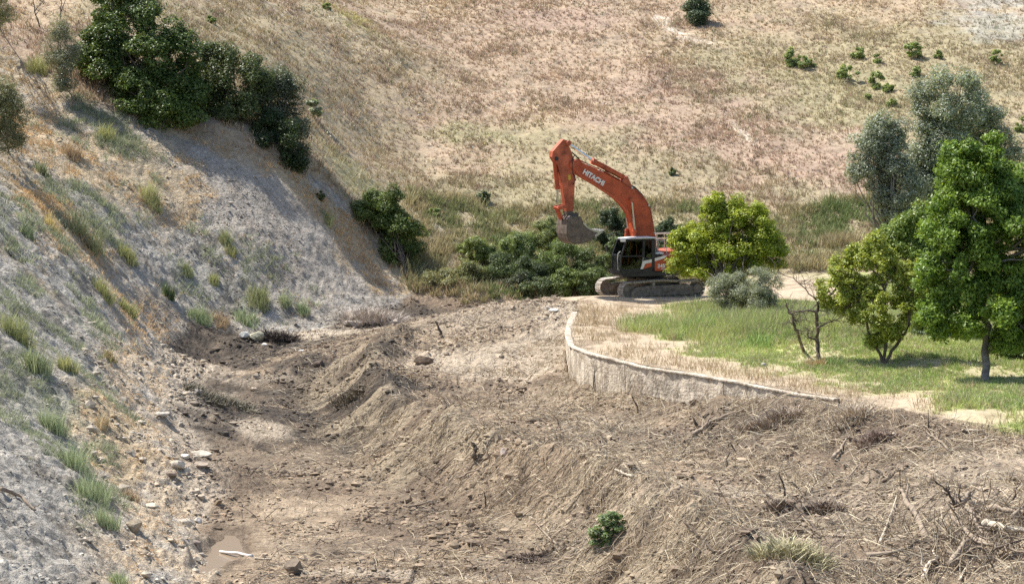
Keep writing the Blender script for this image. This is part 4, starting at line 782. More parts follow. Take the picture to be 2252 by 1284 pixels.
for i, (x, y, rx, ry, lb, k1, k2) in enumerate(((690,240,18,28,'pale grey green bush on the hillside beside the tree row',(.16,.20,.12),(.28,.31,.20)), (1060,433,18,15,'dark grey green tuft on the hillside left of the excavator arm',(.09,.12,.06),(.17,.20,.10)), (463,45,12,9,'round green tuft on the hillside above the tree row',(.10,.15,.04),(.22,.28,.09)),
      (720,15,12,9,'green tuft near the top edge right of the tree row',(.12,.16,.05),(.25,.29,.10)), (2180,330,14,10,'olive tuft low on the right hillside beside the silvery tree',(.12,.16,.05),(.25,.29,.10)), (1478,378,9,9,'tiny dark tuft on the slope above the excavator boom',(.07,.10,.05),(.15,.18,.09)), (705,430,9,14,'dark tuft on the right end of the cut bank edge',(.05,.07,.03),(.12,.15,.06)), (955,470,16,14,'green tuft on the slope right of the bank bush',(.11,.16,.05),(.22,.27,.10)))):
    g = onray(x, y+ry*.8); bush('hill_bush', lb, 'bush', x-rx, y-ry, x+rx, y+ry, g[1], k1, k2, 100+i, 12, 130, .14, group='green bushes on the hillside', aspect=.3)

# ---------------------------------------------------------------- grass and weeds
def blades(P, h, wd, colr, rng, nb, spread=.5, lean=.45, curve=.35, dirs=None, base=.12):
    """each tuft is nb bent two-piece blades; P (n,3), h/wd (n,), colr (n,3)"""
    n = len(P)*nb; id_ = np.repeat(np.arange(len(P)), nb); a = rng.uniform(0, 2*math.pi, n); ln = lean*rng.uniform(.1, 1, n)
    if dirs is not None: ln = lean*rng.uniform(.6, 1.2, n)
    d = np.stack([np.cos(a), np.sin(a), np.zeros(n)], 1); hh = (h[id_]*rng.uniform(.55, 1.2, n))[:, None]
    p0 = P[id_]+d*(h[id_]*base*rng.uniform(0, 1, n))[:, None]; up = unit(d*ln[:, None]+np.array((0, 0, 1)))
    p1 = p0+up*hh*.55; up2 = unit(d*(ln+curve*rng.uniform(.2, 1.6, n))[:, None]+np.array((0, 0, 1))); p2 = p1+up2*hh*.5
    b = rng.uniform(0, 2*math.pi, n); s = np.stack([np.cos(b), np.sin(b), np.zeros(n)], 1)*(wd[id_]*rng.uniform(.6, 1.3, n))[:, None]
    co = np.stack([p0-s*.5, p0+s*.5, p1+s*.4, p1-s*.4, p2], 1).reshape(-1, 3); k = np.arange(n)*5
    f = np.concatenate([np.stack([k, k+1, k+2], 1), np.stack([k, k+2, k+3], 1), np.stack([k+3, k+2, k+4], 1)])
    c = np.clip(colr[id_]*rng.uniform(.7, 1.35, n)[:, None], 0, .95); return co, f, np.repeat(c, 5, 0)
def samp(arr, x, y):
    s = np.clip(x/y, sv[0], sv[-1]-1e-6); i = np.clip(np.interp(s, sv, np.arange(NS)).round().astype(int), 0, NS-1); j = np.clip(np.interp(y, yv, np.arange(NY)).round().astype(int), 0, NY-1); return arr[j, i]
def scatter(n, y0, y1, s0, s1, rng, pw=1.0):
    """uniform over the ground of the visible wedge"""
    y = np.sqrt(rng.uniform(y0*y0, y1*y1, n)); return y*rng.uniform(s0, s1, n), y
def stuff(name, parts, mat, label, cat):
    o = loc_mesh(name, parts, mat, (0, 0, 0), None); return tag(o, label, cat, kind='stuff')
rng = np.random.RandomState(11)
# dry hillside grass
x, y = scatter(150000, 104, 196, -.31, .31, rng); mk_ = samp(mHill, x, y) > rng.uniform(.3, .9, len(x)); x, y = x[mk_], y[mk_]
cN = fbm(x, y, 3.0, 3, 401); keep = rng.uniform(0, 1, len(x)) < np.clip(.70+.9*cN, .15, 1); x, y, cN = x[keep], y[keep], cN[keep]
C0 = samp(col, x, y)*1.10; lush = np.clip((C0[:, 1]-C0[:, 0])*14+.25, 0, 1)
C0 = C0*(1+.35*fbm(x, y, .9, 2, 405)[:, None]); hgt = (.22+.30*lush+.22*np.clip(cN, 0, 1)+.18*ss(135, 112, y))*rng.uniform(.6, 1.4, len(x))
ex = rng.uniform(0, 1, len(x)); C0[ex < .10] = np.array((.30, .205, .17)); C0[(ex > .10) & (ex < .22)] = np.array((.54, .455, .34)); C0[(ex > .95)] = np.array((.17, .19, .09))
C0 = C0*1.1; P = np.stack([x, y, H(x, y)-.03], 1); stuff('hill_grass', [blades(P, hgt, .045+0*hgt, C0, rng, 6, base=.5, lean=.6)], 'blade', 'dry tan and pinkish grass covering the hillside', 'grass')
# wild flowers in drifts
x, y = scatter(60000, 112, 190, -.29, .29, rng); fn = fbm(x, y, 6, 3, 410)+.5*fbm(x, y, 1.5, 2, 411); k = (fn > .42) & (samp(mHill, x, y) > .8) & (rng.uniform(0, 1, len(x)) < .42) & ((x < 12) | (fn > .75)); x, y = x[k], y[k]
n = len(x); P = np.stack([x, y, H(x, y)+rng.uniform(.25, .6, n)], 1); r_ = rng.uniform(.025, .065, n)[:, None]; a = unit(rng.normal(size=(n, 3))); b = unit(np.cross(a, rng.normal(size=(n, 3)))); e = np.cross(a, b)
fl = (np.stack([P-b*r_, P-e*r_, P+b*r_, P+e*r_], 1).reshape(-1, 3), np.arange(4*n).reshape(-1, 4), np.repeat(np.where(rng.uniform(0, 1, (n, 1)) < .75, np.array((.86, .84, .74)), np.array((.80, .72, .30))), 4, 0))
stuff('wildflowers', [fl], 'flower', 'tiny white and cream wildflowers dotted over the hillside grass', 'flowers')
# brush of the ravine far side : longer, greener
x, y = scatter(16000, 109, 128, -.055, .29, rng); k = (samp(mHill, x, y) > .3) & (fbm(x, y, 1.6, 3, 420) > -.25); x, y = x[k], y[k]
t = np.clip(ss(-.1, .5, fbm(x, y, 3.5, 3, 421))*.9+.15+samp(grn, x, y)*.9*ss(-.3, .2, fbm(x, y, 2, 3, 422)), 0, 1)[:, None]; C1 = np.array((.44, .36, .22))*(1-t)+np.array((.20, .25, .10))*t
stuff('ravine_brush', [blades(np.stack([x, y, H(x, y)-.05], 1), rng.uniform(.2, .65, len(x))*(1+.5*ss(0, .4, fbm(x, y, 4, 2, 423))), np.full(len(x), .05), C1*rng.uniform(.75, 1.25, (len(x), 1)), rng, 10, base=.4, lean=.7)], 'blade', 'mixed green and straw brush growing on the far side of the ravine', 'brush')
# orchard grass
x, y = scatter(190000, 54, 113, .02, .30, rng); cc = samp(col, x, y); pg = np.clip((cc[:, 1]-cc[:, 0])*10+.55, 0, 1); k = (samp(mPlat, x, y) > .6) & (rng.uniform(0, 1, len(x)) < pg*1.0) & (pdist(x, y, WP) > 1.2); x, y, cc = x[k], y[k], cc[k]
tall = ss(9, 2, np.hypot((x-11.5)/1.0, (y-88)/1.1)-1.5)+.9*ss(76, 82, y)*ss(96, 90, y)*(.5+.8*fbm(x, y, 1.5, 2, 432))+.3*ss(.1, .6, fbm(x, y, 2.5, 3, 430)); C2 = np.array((.31, .39, .13))*(1-ss(-.2, .4, fbm(x, y, 1.8, 3, 431))[:, None])+np.array((.47, .54, .19))*ss(-.2, .4, fbm(x, y, 1.8, 3, 431))[:, None]
ex = rng.uniform(0, 1, len(x)); C2[ex < .32] = np.array((.48, .42, .27)); C2[ex > .94] = np.array((.42, .48, .26))
stuff('orchard_grass', [blades(np.stack([x, y, H(x, y)-.02], 1), (.14+.42*np.clip(tall, 0, 1.2))*rng.uniform(.6, 1.3, len(x)), np.full(len(x), .022), C2, rng, 7, base=.5, lean=.6)], 'blade', 'bright green grass growing under the orchard trees', 'grass')
# dry stalks behind the wall coping and over the sandy strip
x, y = scatter(16000, 58, 100, .02, .27, rng); dw = pdist(x, y, WP); k = (dw > .35) & (dw < 6) & (rng.uniform(0, 1, len(x)) < np.clip(.1+.9*ss(4, 0, dw)*(fbm(x, y, 2, 3, 440) > -.1), 0, 1)) & (samp(mPlat, x, y) > .5); x, y = x[k], y[k]
stuff('dry_stalks', [blades(np.stack([x, y, H(x, y)-.02], 1), rng.uniform(.12, .5, len(x)), np.full(len(x), .016), np.tile(np.array((.42, .33, .21)), (len(x), 1)), rng, 6, base=.6, lean=.8)], 'blade', 'dry brown stalks along the top of the retaining wall', 'dry grass')
# bank growth : golden litter grass and green weeds
x, y = scatter(190000, 40, 122, -.30, -.04, rng); cc = samp(col, x, y); g1 = np.clip((cc[:, 0]-cc[:, 2])*4.5-.45, 0, 1); g2 = samp(weedm, x, y); k = (samp(mBank, x, y) > .5) & (rng.uniform(0, 1, len(x)) < np.maximum(g1*.55, g2*1.3)) & (fbm(x, y, 1.1, 3, 450) > -.12); x, y, cc, g2 = x[k], y[k], cc[k], g2[k]
C3 = np.where(g2[:, None] > .15, np.array((.31, .34, .22)), np.clip(cc*np.array((1.25, 1.12, .95)), 0, .7)); C3 = C3*(1+.3*fbm(x, y, .8, 2, 451)[:, None])
stuff('bank_weeds', [blades(np.stack([x, y, H(x, y)-.03], 1), (.10+.10*(g2 > .15)+.12*ss(70, 100, y))*rng.uniform(.5, 1.5, len(x)), np.where(y > 80, .03, .018), C3, rng, 6, base=.6, lean=.9)], 'blade', 'golden dry grass and low green weeds scattered on the clay bank', 'weeds')
# --- tufts on the bank one can tell apart
def broom(label, px, py, w_, h_, c1, c2, seed, nb=260, group='tufts on the clay bank', name='grass_tuft', cat='tuft', wd=.02, lean=.9):
    g = onray(px, py+h_*.45); rng = np.random.RandomState(seed); sc = g[1]/F; hh = h_*sc*1.0; ww = w_*sc*.5
    k = 26; Q = g+np.stack([np.clip(rng.normal(size=k), -1.5, 1.5)*ww*.42, np.clip(rng.normal(size=k), -1.5, 1.5)*ww*.45, np.zeros(k)], 1); Q[:, 2] = H(Q[:, 0], Q[:, 1])-.04
    t = rng.uniform(0, 1, (k, 1)); cl_ = (np.array(c1)*(1-t)+np.array(c2)*t)*1.3
    E = link(name, None, None) if 0 else None
    co, f, c = blades(Q, hh*rng.uniform(.25, .75, k), np.full(k, wd), cl_, rng, nb//k, base=.25, lean=lean*ww/hh if hh else .6)
    me = mesh_np(name, co-g, f, c); o = link(name, me, M['blade']); o.location = tuple(g); return tag(o, label, cat, group)
YG1, YG2 = (.27, .28, .12), (.42, .41, .20); OG1, OG2 = (.19, .21, .10), (.33, .34, .18); GG1, GG2 = (.20, .25, .13), (.36, .40, .25); BR1, BR2 = (.30, .225, .15), (.44, .35, .23); DG1, DG2 = (.07, .10, .045), (.14, .18, .08)
BT = (('yellow green tuft high on the golden slope left of the trees', 85,135,50,55,YG1,YG2), ('tall broom tuft with brownish stems in the gully of the left bank', 185,485,85,95,OG1,OG2), ('golden tuft at the crest of the left grey spur', 115,482,45,50,(.45,.36,.16),(.58,.48,.24)),
 ('yellow green tuft on the lower edge of the left spur', 228,622,48,62,YG1,YG2), ('rounded pale tuft below the gully of the left bank', 278,662,50,48,YG1,YG2), ('olive tuft in the middle of the grey slope left side', 283,550,46,52,YG1,YG2), ('dark green sprig on the grey slope', 370,630,26,52,DG1,DG2),
 ('dark green tuft at the middle of the grey slope', 498,512,34,42,OG1,OG2), ('yellow tuft right under the dark green tuft of the grey slope', 508,545,32,32,YG1,YG2), ('small pale tuft low on the grey slope', 470,606,26,34,YG1,OG2), ('big green broom tuft at the foot of the grey slope', 574,640,64,74,OG1,OG2),
 ('grey green tuft directly below the big broom tuft', 542,685,60,50,GG1,GG2), ('wide tuft with brown dead parts left of the rocks', 440,686,60,48,GG1,GG2), ('brown dead tuft beside the wide green one', 480,690,56,44,BR1,BR2), ('small grey green tuft at the right foot of the slope', 668,672,34,40,GG1,GG2), ('small olive tuft beside the big broom tuft', 626,655,34,38,OG1,GG2),
 ('olive tuft high on the bank below the shadowed cut', 336,420,54,66,OG1,YG2), ('faint green tuft in the middle of the bank', 414,588,30,34,OG1,OG2), ('wide olive tuft at the left photo edge halfway down', 38,705,84,96,YG1,OG2), ('green tuft below the wide olive tuft at the left edge', 80,785,72,80,OG1,GG2), ('pale tuft on the grey lumps of the left edge', 150,790,52,56,OG1,YG2),
 ('green tuft near the top of the left gully', 95,366,42,44,DG1,OG2), ('brown seed head tuft on the golden slope', 160,320,46,50,BR1,BR2), ('reddish dry tuft under the tall broom', 195,520,60,40,BR1,BR2), ('orange and green tuft beside the sandy strip', 242,775,32,40,BR1,YG2), ('rusty orange tuft on the sandy strip', 222,915,36,52,(.38,.30,.19),(.46,.38,.25)),
 ('orange brown dry tuft at the lower end of the weeds', 290,1075,44,50,(.34,.26,.18),(.43,.35,.25)), ('green sprig at the very bottom of the left bank', 262,1262,60,56,GG1,GG2), ('upper leafy weed clump of the green strip', 120,905,80,90,GG1,GG2), ('middle leafy weed clump of the green strip', 170,985,90,100,GG1,GG2),
 ('largest leafy weed clump of the green strip', 205,1050,100,90,GG1,GG2), ('lowest leafy weed clump of the green strip', 235,1130,56,66,GG1,GG2), ('dark green tuft in the grey lumps at the left edge', 60,500,40,50,DG1,GG2), ('yellow green tuft on the shoulder of the bank under the evergreens', 235,285,50,50,YG1,YG2), ('olive tuft beyond the right end of the grey slope', 720,470,28,40,OG1,YG2))
for i, (lb, px, py, w_, h_, c1, c2) in enumerate(BT): broom(lb, px, py, w_, h_, c1, c2, 500+i, 420 if w_ > 45 else 240, wd=.03 if py < 800 else .02)
for i, (lb, px, py, w_, h_, c1, c2) in enumerate((('tall green grass clump left of the small olive tree', 1540,700,70,70,(.15,.25,.06),(.30,.40,.14)), ('arching green reed clump in front of the small olive tree', 1665,735,90,66,(.17,.26,.07),(.34,.42,.17)), ('green clump at the left end of the orchard grass', 1452,706,34,34,(.17,.26,.06),(.32,.40,.12)),
   ('pale reed clump beside the stems of the open tree', 1925,735,50,70,(.20,.28,.09),(.36,.42,.2)), ('dry rusty clump at the foot of the bare tree', 1795,790,60,34,(.32,.22,.12),(.46,.36,.2)), ('grass clump right of the bare tree foot', 1835,790,50,34,(.17,.24,.08),(.3,.36,.14)))):
    broom(lb, px, py, w_, h_, c1, c2, 560+i, 420, group='grass clumps in the orchard', cat='grass clump', name='grass_clump', wd=.028)
# green leafy clump torn onto the flank
bush('uprooted_bush', 'uprooted bright green leafy clump lying on the flank of the spoil bank', 'bush', 1294,1152,1346,1206,float(onray(1320,1204)[1])+.05, (.06,.11,.035), (.16,.23,.085), 590, 60, 60, .065, dd=.7, extra=((1315,1124,1380,1180,float(onray(1350,1180)[1])+.05), (1305,1140,1365,1195,float(onray(1335,1196)[1])+.05)), rs=(.10,.24), tip=((.45,.48,.33),.22), base=onray(1335,1190))

# ---------------------------------------------------------------- clods, straw, twigs lying about
rng = np.random.RandomState(5)
ICO = None
def ico():
    bm = bmesh.new(); bmesh.ops.create_icosphere(bm, subdivisions=1, radius=1); v = np.array([p.co[:] for p in bm.verts]); f = np.array([[q.index for q in p.verts] for p in bm.faces]); bm.free(); return v, f
IV, IF = ico()
def stones(x, y, r, colr, rng, flat=.7, sink=.25):
    n = len(x); k = len(IV); v = IV[None]*(1+.32*rng.normal(size=(n, k, 1)))*np.stack([r*rng.uniform(.7, 1.4, n), r*rng.uniform(.7, 1.4, n), r*flat*rng.uniform(.7, 1.2, n)], 1)[:, None]
    v[..., 0] += x[:, None]; v[..., 1] += y[:, None]; v[..., 2] += (H(x, y)+r*flat*(1-2*sink)*.6)[:, None]
    f = (IF[None]+(np.arange(n)*k)[:, None, None]).reshape(-1, 3); return v.reshape(-1, 3), f, np.repeat(np.clip(colr, 0, .9), k, 0)
x, y = scatter(120000, 42, 112, -.29, .29, rng); dn = fbm(x, y, 2.2, 4, 600); mm = samp(mChan, x, y)+samp(mBank, x, y)
k = (mm > .6) & (rng.uniform(0, 1, len(x)) < np.clip(.28+1.2*dn, .03, 1)) & (np.hypot(x-PUD[0], (y-PUD[1])/3.5) > 1.1) ; x, y = x[k], y[k]
rr = np.clip(rng.lognormal(-3.1, .5, len(x)), .015, .17)*(1-.4*samp(mBank, x, y)); cc = samp(col, x, y)*rng.uniform(.6, 1.25, (len(x), 1))
stuff('earth_clods', [stones(x, y, rr, cc, rng)], 'twig', 'crumbs and clods of turned earth strewn over the cleared bed and the clay bank', 'clods')
x, y = scatter(6000, 42, 106, -.27, -.03, rng); dt_ = pdist(x, y, TOE); k = (dt_ > -.6) & (dt_ < 3.4) & (y < 92) & (fbm(x, y, 1.2, 3, 610) > .0); x, y = x[k], y[k]
stuff('toe_gravel', [stones(x, y, np.clip(rng.lognormal(-2.9, .5, len(x)), .02, .16), np.array((.42, .365, .29))*rng.uniform(.55, 1.25, (len(x), 1)), rng, .85, .32)], 'twig', 'pale stones and gravel along the foot of the clay bank', 'gravel')
def sticks(n, y0, y1, s0, s1, L0, L1, w0, w1, pal, dens, seed, tilt=.25, pref=None):
    rng = np.random.RandomState(seed); x, y = scatter(n, y0, y1, s0, s1, rng); d = dens(x, y); k = rng.uniform(0, 1, len(x)) < d; x, y = x[k], y[k]; n = len(x)
    L = rng.uniform(0, 1, n)**1.8*(L1-L0)+L0; a = rng.uniform(0, 2*math.pi, n) if pref is None else pref(x, y)+rng.normal(size=n)*.55
    t = np.abs(rng.normal(size=n))*tilt; D_ = np.stack([np.cos(a)*np.cos(t), np.sin(a)*np.cos(t), np.sin(t)], 1)
    # lie along the ground: follow the surface between the two ends
    x1 = x+D_[:, 0]*L; y1 = y+D_[:, 1]*L; z0 = H(x, y)+.012; z1 = np.maximum(H(x1, y1)+.012, 0*x-9)+np.sin(t)*L*.8
    p0 = np.stack([x, y, z0], 1); p2 = np.stack([x1, y1, z1], 1); bow = rng.normal(size=(n, 3))*L[:, None]*.09; bow[:, 2] = np.abs(bow[:, 2])*.7; p1 = (p0+p2)/2+bow; p1[:, 2] = np.maximum(p1[:, 2], H(p1[:, 0], p1[:, 1])+.012)
    w_ = rng.uniform(w0, w1, n)[:, None]; ax = unit(p2-p0); s = unit(np.cross(ax, np.array((0, 0, 1.)))); u = np.cross(s, ax)
    q = []
    for p, f in ((p0, 1.), (p1, .85), (p2, .45)):
        for an in (90, 210, 330): q.append(p+(s*math.cos(math.radians(an))+u*math.sin(math.radians(an)))*w_*.5*f)
    co = np.stack(q, 1).reshape(-1, 3); b = np.arange(n)*9; F_ = []
    for lv in (0, 3):
        for j in range(3): F_.append(np.stack([b+lv+j, b+lv+(j+1) % 3, b+lv+3+(j+1) % 3, b+lv+3+j], 1))
    c = np.array(pal)[rng.randint(len(pal), size=n)]*rng.uniform(.7, 1.2, (n, 1)); return co, np.concatenate(F_), np.repeat(c, 9, 0)
def dch(x, y): return (np.hypot((x-PUD[0])/.9, (y-PUD[1])/3.9) > 1.15)*np.clip(samp(mChan, x, y), 0, 1)*np.clip(.55+1.3*fbm(x, y, 1.6, 4, 620), .06, 1)*np.clip(.25+.9*ss(-14, 2, x-(y-50)*.05*-1)+.0, 0, 1)
tocam = lambda x, y: np.full(len(x), math.radians(200)) 
STR = ((.52, .43, .30), (.62, .54, .40), (.42, .34, .235), (.32, .25, .17))
stuff('straw_litter', [sticks(62000, 41, 102, -.14, .29, .10, .75, .012, .028, STR, dch, 621), sticks(26000, 41, 84, -.12, .14, .15, .9, .010, .022, STR+((.22, .17, .12),), lambda x, y: dch(x, y)*(samp(flank, x, y) > .3), 624, .15, pref=lambda x, y: np.full(len(x), math.radians(206))), sticks(36000, 41, 80, .02, .29, .15, .9, .010, .022, STR, lambda x, y: dch(x, y)*ss(-4, 5, x), 622, .55)], 'twig', 'pale straw and shredded reeds scattered over the bulldozed earth', 'straw')
stuff('dark_twigs', [sticks(9000, 41, 104, -.2, .29, .15, 1.0, .014, .034, ((.16, .12, .09), (.24, .18, .13), (.11, .085, .065)), lambda x, y: dch(x, y), 623, .5)], 'twig', 'broken dark twigs and root bits over the spoil', 'twigs')
x_, y_ = scatter(26000, 41, 90, -.08, .29, rng); kk = dch(x_, y_) > .75; x_, y_ = x_[kk], y_[kk]
stuff('uprooted_roots', [blades(np.stack([x_, y_, H(x_, y_)-.02], 1), rng.uniform(.08, .28, len(x_)), np.full(len(x_), .014), np.tile(np.array((.30, .235, .16)), (len(x_), 1)), rng, 7, base=.5, lean=1.2)], 'blade', 'matted fine roots and dead grass sticking out of the spoil', 'roots')

# ---------------------------------------------------------------- branches one can point at
def branch(name, label, pts, r, seed, mat='driftwood', tw=3, cat='branch', group='branches lying on the cleared spoil', endr=.45, lift=.09):
    """pts: photo pixels with height above the ground in metres"""
    rng = np.random.RandomState(seed); W_ = []
    d0 = None
    for p in pts:
        g = onray(p[0], p[1]) if len(p) < 3 or p[2] == 0 else None
        if g is None:       # raised end : stands over the ground at the distance of its neighbour
            g = Pd(p[0], p[1], W_[-1][1]+p[2]); g[2] = max(g[2], float(H(g[0], g[1]))+.03)
        else: g = g+np.array((0, 0, lift))
        W_.append(g)
    P = np.array(W_); S = np.linspace(0, 1, len(P)*4); P2 = np.stack([np.interp(S, np.linspace(0, 1, len(P)), P[:, k]) for k in range(3)], 1); P2[1:-1] += rng.normal(size=(len(P2)-2, 3))*r*.22
    P2[:, 2] = np.maximum(P2[:, 2], H(P2[:, 0], P2[:, 1])+r*.3)
    root = P2[0].copy(); L = np.linalg.norm(P2[-1]-P2[0]); rad = np.linspace(r, r*endr, len(P2))*(1+.12*rng.normal(size=len(P2))); paths = [(P2, rad)]
    for k in range(tw):
        i = rng.randint(1, len(P2)-1); d = unit((P2[-1]-P2[0])/L+rng.normal(size=3)*.8+np.array((0, 0, .4))); ll = L*rng.uniform(.15, .4); q = P2[i]+d*ll; q[2] = max(q[2], float(H(q[0], q[1]))+.02); paths.append(limb(P2[i], q, rad[i]*.5, .006, rng, .25, 6))
    # close the broken ends
    full = []
    for Pp, rr_ in paths: full.append((np.concatenate([Pp[:1], Pp, Pp[-1:]]) + np.concatenate([[unit(Pp[0]-Pp[1])*.01], np.zeros_like(Pp), [unit(Pp[-1]-Pp[-2])*.01]]), np.r_[rr_[0]*.15, rr_, rr_[-1]*.1]))
    c, f = sweep(full, 7); o = link(name, mesh_np(name, c-root, f, None, True), M[mat]); o.location = tuple(root); return tag(o, label, cat, group)
BRS = (('long thick dark branch leaning against the spoil below the wall', [(1525,962),(1560,935),(1600,918),(1635,908)], .065, 'driftwood', 4), ('short dark stub standing beside the long leaning branch', [(1533,942,0),(1524,918,.05)], .05, 'dark_wood', 1),
 ('thick bent log standing up near the lower right', [(2036,1190),(2010,1130),(1990,1105),(1978,1080)], .085, 'driftwood', 1), ('thin pale stick leaning left of the bent log', [(1935,1200),(1955,1150),(1972,1098)], .03, 'pale_wood', 1),
 ('long curved branch lying low across the lower right spoil', [(1905,1230),(1965,1222),(2010,1205),(2085,1190)], .05, 'driftwood', 3), ('long thin dark branch pointing up left in the lower right', [(1760,1160),(1720,1120),(1690,1095),(1658,1070)], .032, 'dark_wood', 2),
 ('slender dark stem curving beside the long thin branch', [(1802,1182),(1770,1140),(1750,1110),(1735,1098)], .024, 'dark_wood', 2), ('dark upright twig with a hooked top above the pale bucket scrape', [(1726,1098,0),(1725,1070,.05),(1712,1038,.1)], .032, 'dark_wood', 3),
 ('short upright stump beside the hooked twig', [(1716,1090,0),(1713,1068,.04)], .03, 'dark_wood', 0), ('short leaning stick over the pale bucket scrape', [(1757,1082,0),(1742,1060,.05)], .026, 'dark_wood', 0), ('brown diagonal branch in the middle of the right spoil', [(1832,1012),(1850,990),(1868,962)], .05, 'driftwood', 2),
 ('horizontal log half buried in the right spoil', [(1992,992),(2025,993),(2056,989)], .05, 'driftwood', 1), ('forked branch right of the horizontal log', [(2086,996),(2070,978),(2040,960),(2032,952)], .034, 'driftwood', 3), ('pale stick lying on the upper right spoil', [(2115,953),(2145,952),(2166,953)], .03, 'pale_wood', 1),
 ('crooked pale branch under the pale stick at the right', [(2120,977),(2155,977),(2177,966)], .03, 'pale_wood', 2), ('stubby pale stick left of the horizontal log', [(1965,960,0),(1974,978,-.1)], .035, 'pale_wood', 0), ('twisted dark root sticking up left of the brown diagonal branch', [(1600,1032,0),(1597,1010,.04),(1606,995,.08)], .03, 'dark_wood', 2),
 ('forked dark twigs in front of the long leaning branch', [(1618,1000,0),(1605,972,.06),(1600,985,.1)], .022, 'dark_wood', 4), ('curved twig lying right of the forked dark twigs', [(1705,990),(1740,992),(1764,1010)], .022, 'driftwood', 1), ('dark V shaped snag in the middle right spoil', [(1938,1050,0),(1930,1035,.05),(1915,1030,.05)], .045, 'driftwood', 2),
 ('low dark root beside the V shaped snag', [(1935,1070),(1960,1058),(1968,1045)], .036, 'dark_wood', 3), ('dark stump with torn top on the brow of the spoil', [(1042,1012,0),(1046,985,.05),(1040,972,.1)], .075, 'dark_wood', 4), ('T shaped dark snag near the far crest', [(970,740,0),(965,720,.05),(958,706,.1)], .06, 'dark_wood', 0),
 ('cross piece lying over the T shaped snag', [(940,712),(970,716),(985,712)], .035, 'dark_wood', 0), ('straight brown stick lying on the left flank', [(960,1045),(980,1028),(998,1012)], .035, 'driftwood', 0), ('second stick lower on the left flank', [(1010,1058),(1035,1045),(1055,1040)], .035, 'driftwood', 0),
 ('thin two legged twig at the foot of the flank', [(918,1042,0),(935,1050),(962,1068)], .024, 'dark_wood', 2), ('upright brown stem at the foot of the flank', [(1068,1120,0),(1068,1095,.04),(1064,1080,.05)], .028, 'dark_wood', 1), ('leaning branch above the dark hollow at the bottom', [(1226,1208),(1200,1182),(1178,1158)], .034, 'driftwood', 2),
 ('pale broken stick on the brow right of centre', [(1392,1055),(1370,1048),(1352,1040)], .045, 'pale_wood', 1), ('thin brown stick on the bench centre right', [(1352,972),(1328,958),(1305,945)], .026, 'driftwood', 0), ('short dark stick right of the thin brown one', [(1340,950),(1352,942),(1365,932)], .026, 'dark_wood', 1),
 ('small curved twig on the bench centre', [(1228,938,0),(1226,922,.05),(1218,914,.08)], .02, 'dark_wood', 1), ('long dark twig on the far bench', [(998,892),(975,878),(935,858)], .022, 'dark_wood', 1), ('dark twig near the torn heap on the left crest', [(888,812),(870,795),(868,788)], .02, 'dark_wood', 2),
 ('dark stem standing before the left part of the wall', [(1403,912,0),(1402,895,.04),(1388,868,.1)], .03, 'dark_wood', 2), ('dark stem against the left end of the wall', [(1305,860,0),(1306,830,.04),(1309,795,.06)], .022, 'dark_wood', 2), ('long dark branch entering from below the bottom centre right', [(1570,1222),(1530,1180),(1500,1152)], .028, 'dark_wood', 2),
 ('slanting stick left of the lower dark hollow', [(1888,1030),(1870,1050),(1862,1062)], .022, 'driftwood', 1), ('thin hooked pale branch in the lower right pile front', [(2110,1284),(2125,1255),(2142,1235)], .03, 'pale_wood', 1), ('forked pale root at the bottom right', [(2030,1284),(2038,1255),(2060,1235),(2052,1218)], .045, 'pale_wood', 3),
 ('thin horizontal stick between the bent log and the root pile', [(1880,1175),(1930,1176),(1990,1172)], .024, 'driftwood', 2), ('grey stick on the dark mud by the bank', [(740,790,0),(733,770,.05),(728,778,.05)], .03, 'pale_wood', 1), ('small log lying beside the brown clod at the foot of the flank', [(898,1120),(930,1113),(952,1108)], .035, 'driftwood', 1),
 ('dark snag lying on the sandy strip of the left bank', [(2,1082),(45,1098),(78,1130)], .05, 'driftwood', 1), ('thin vertical stick before the right end of the wall', [(2042,950,0),(2041,900,.05)], .018, 'dark_wood', 1), ('white stick standing at the edge of the road on the right', [(2129,890,0),(2127,865,.02)], .02, 'pale_wood', 0))
for i, (lb, pts, r, mt, tw) in enumerate(BRS): branch('branch', lb, pts, r*1.25, 700+i, mt, tw)
# root pile at the lower right
RP = (('thick pale split trunk on top of the root pile', [(2165,1172),(2200,1180),(2262,1192)], .085, 'pale_wood', 2), ('grey trunk along the back of the root pile', [(2170,1138),(2210,1142),(2265,1148)], .07, 'driftwood', 4), ('curved root arching at the left of the pile', [(2100,1130),(2118,1125),(2130,1108),(2133,1096,.05)], .055, 'driftwood', 4),
 ('many fingered root crown at the top left of the pile', [(2102,1132),(2100,1110,.02),(2085,1080,.05),(2055,1055,.05)], .035, 'dark_wood', 12), ('dark trunk slanting down through the pile', [(2130,1142),(2145,1170),(2160,1195)], .05, 'driftwood', 4), ('long bent limb running down the left of the pile', [(2095,1160),(2120,1185),(2150,1215),(2175,1225)], .045, 'driftwood', 3),
 ('short curved root standing in the pile centre', [(2135,1140),(2150,1128,.02),(2162,1112,.05)], .045, 'driftwood', 3), ('thick stubby limb at the bottom of the pile', [(2090,1265),(2110,1235),(2128,1208)], .06, 'driftwood', 2), ('thin whip branch crossing the pile to the right', [(2170,1240),(2210,1222),(2262,1205)], .025, 'dark_wood', 3),
 ('forked limb at the right edge of the pile', [(2225,1160),(2245,1140),(2262,1120,.05)], .045, 'driftwood', 4), ('low limb along the foot of the pile', [(2150,1208),(2195,1228),(2262,1240)], .035, 'driftwood', 4), ('upright thin shoot rising from the pile', [(2115,1125),(2108,1095,.02),(2112,1065,.05)], .02, 'dark_wood', 5), ('upright shoot at the right of the pile', [(2225,1120,0),(2232,1090,.05),(2236,1070,.05)], .02, 'dark_wood', 4))
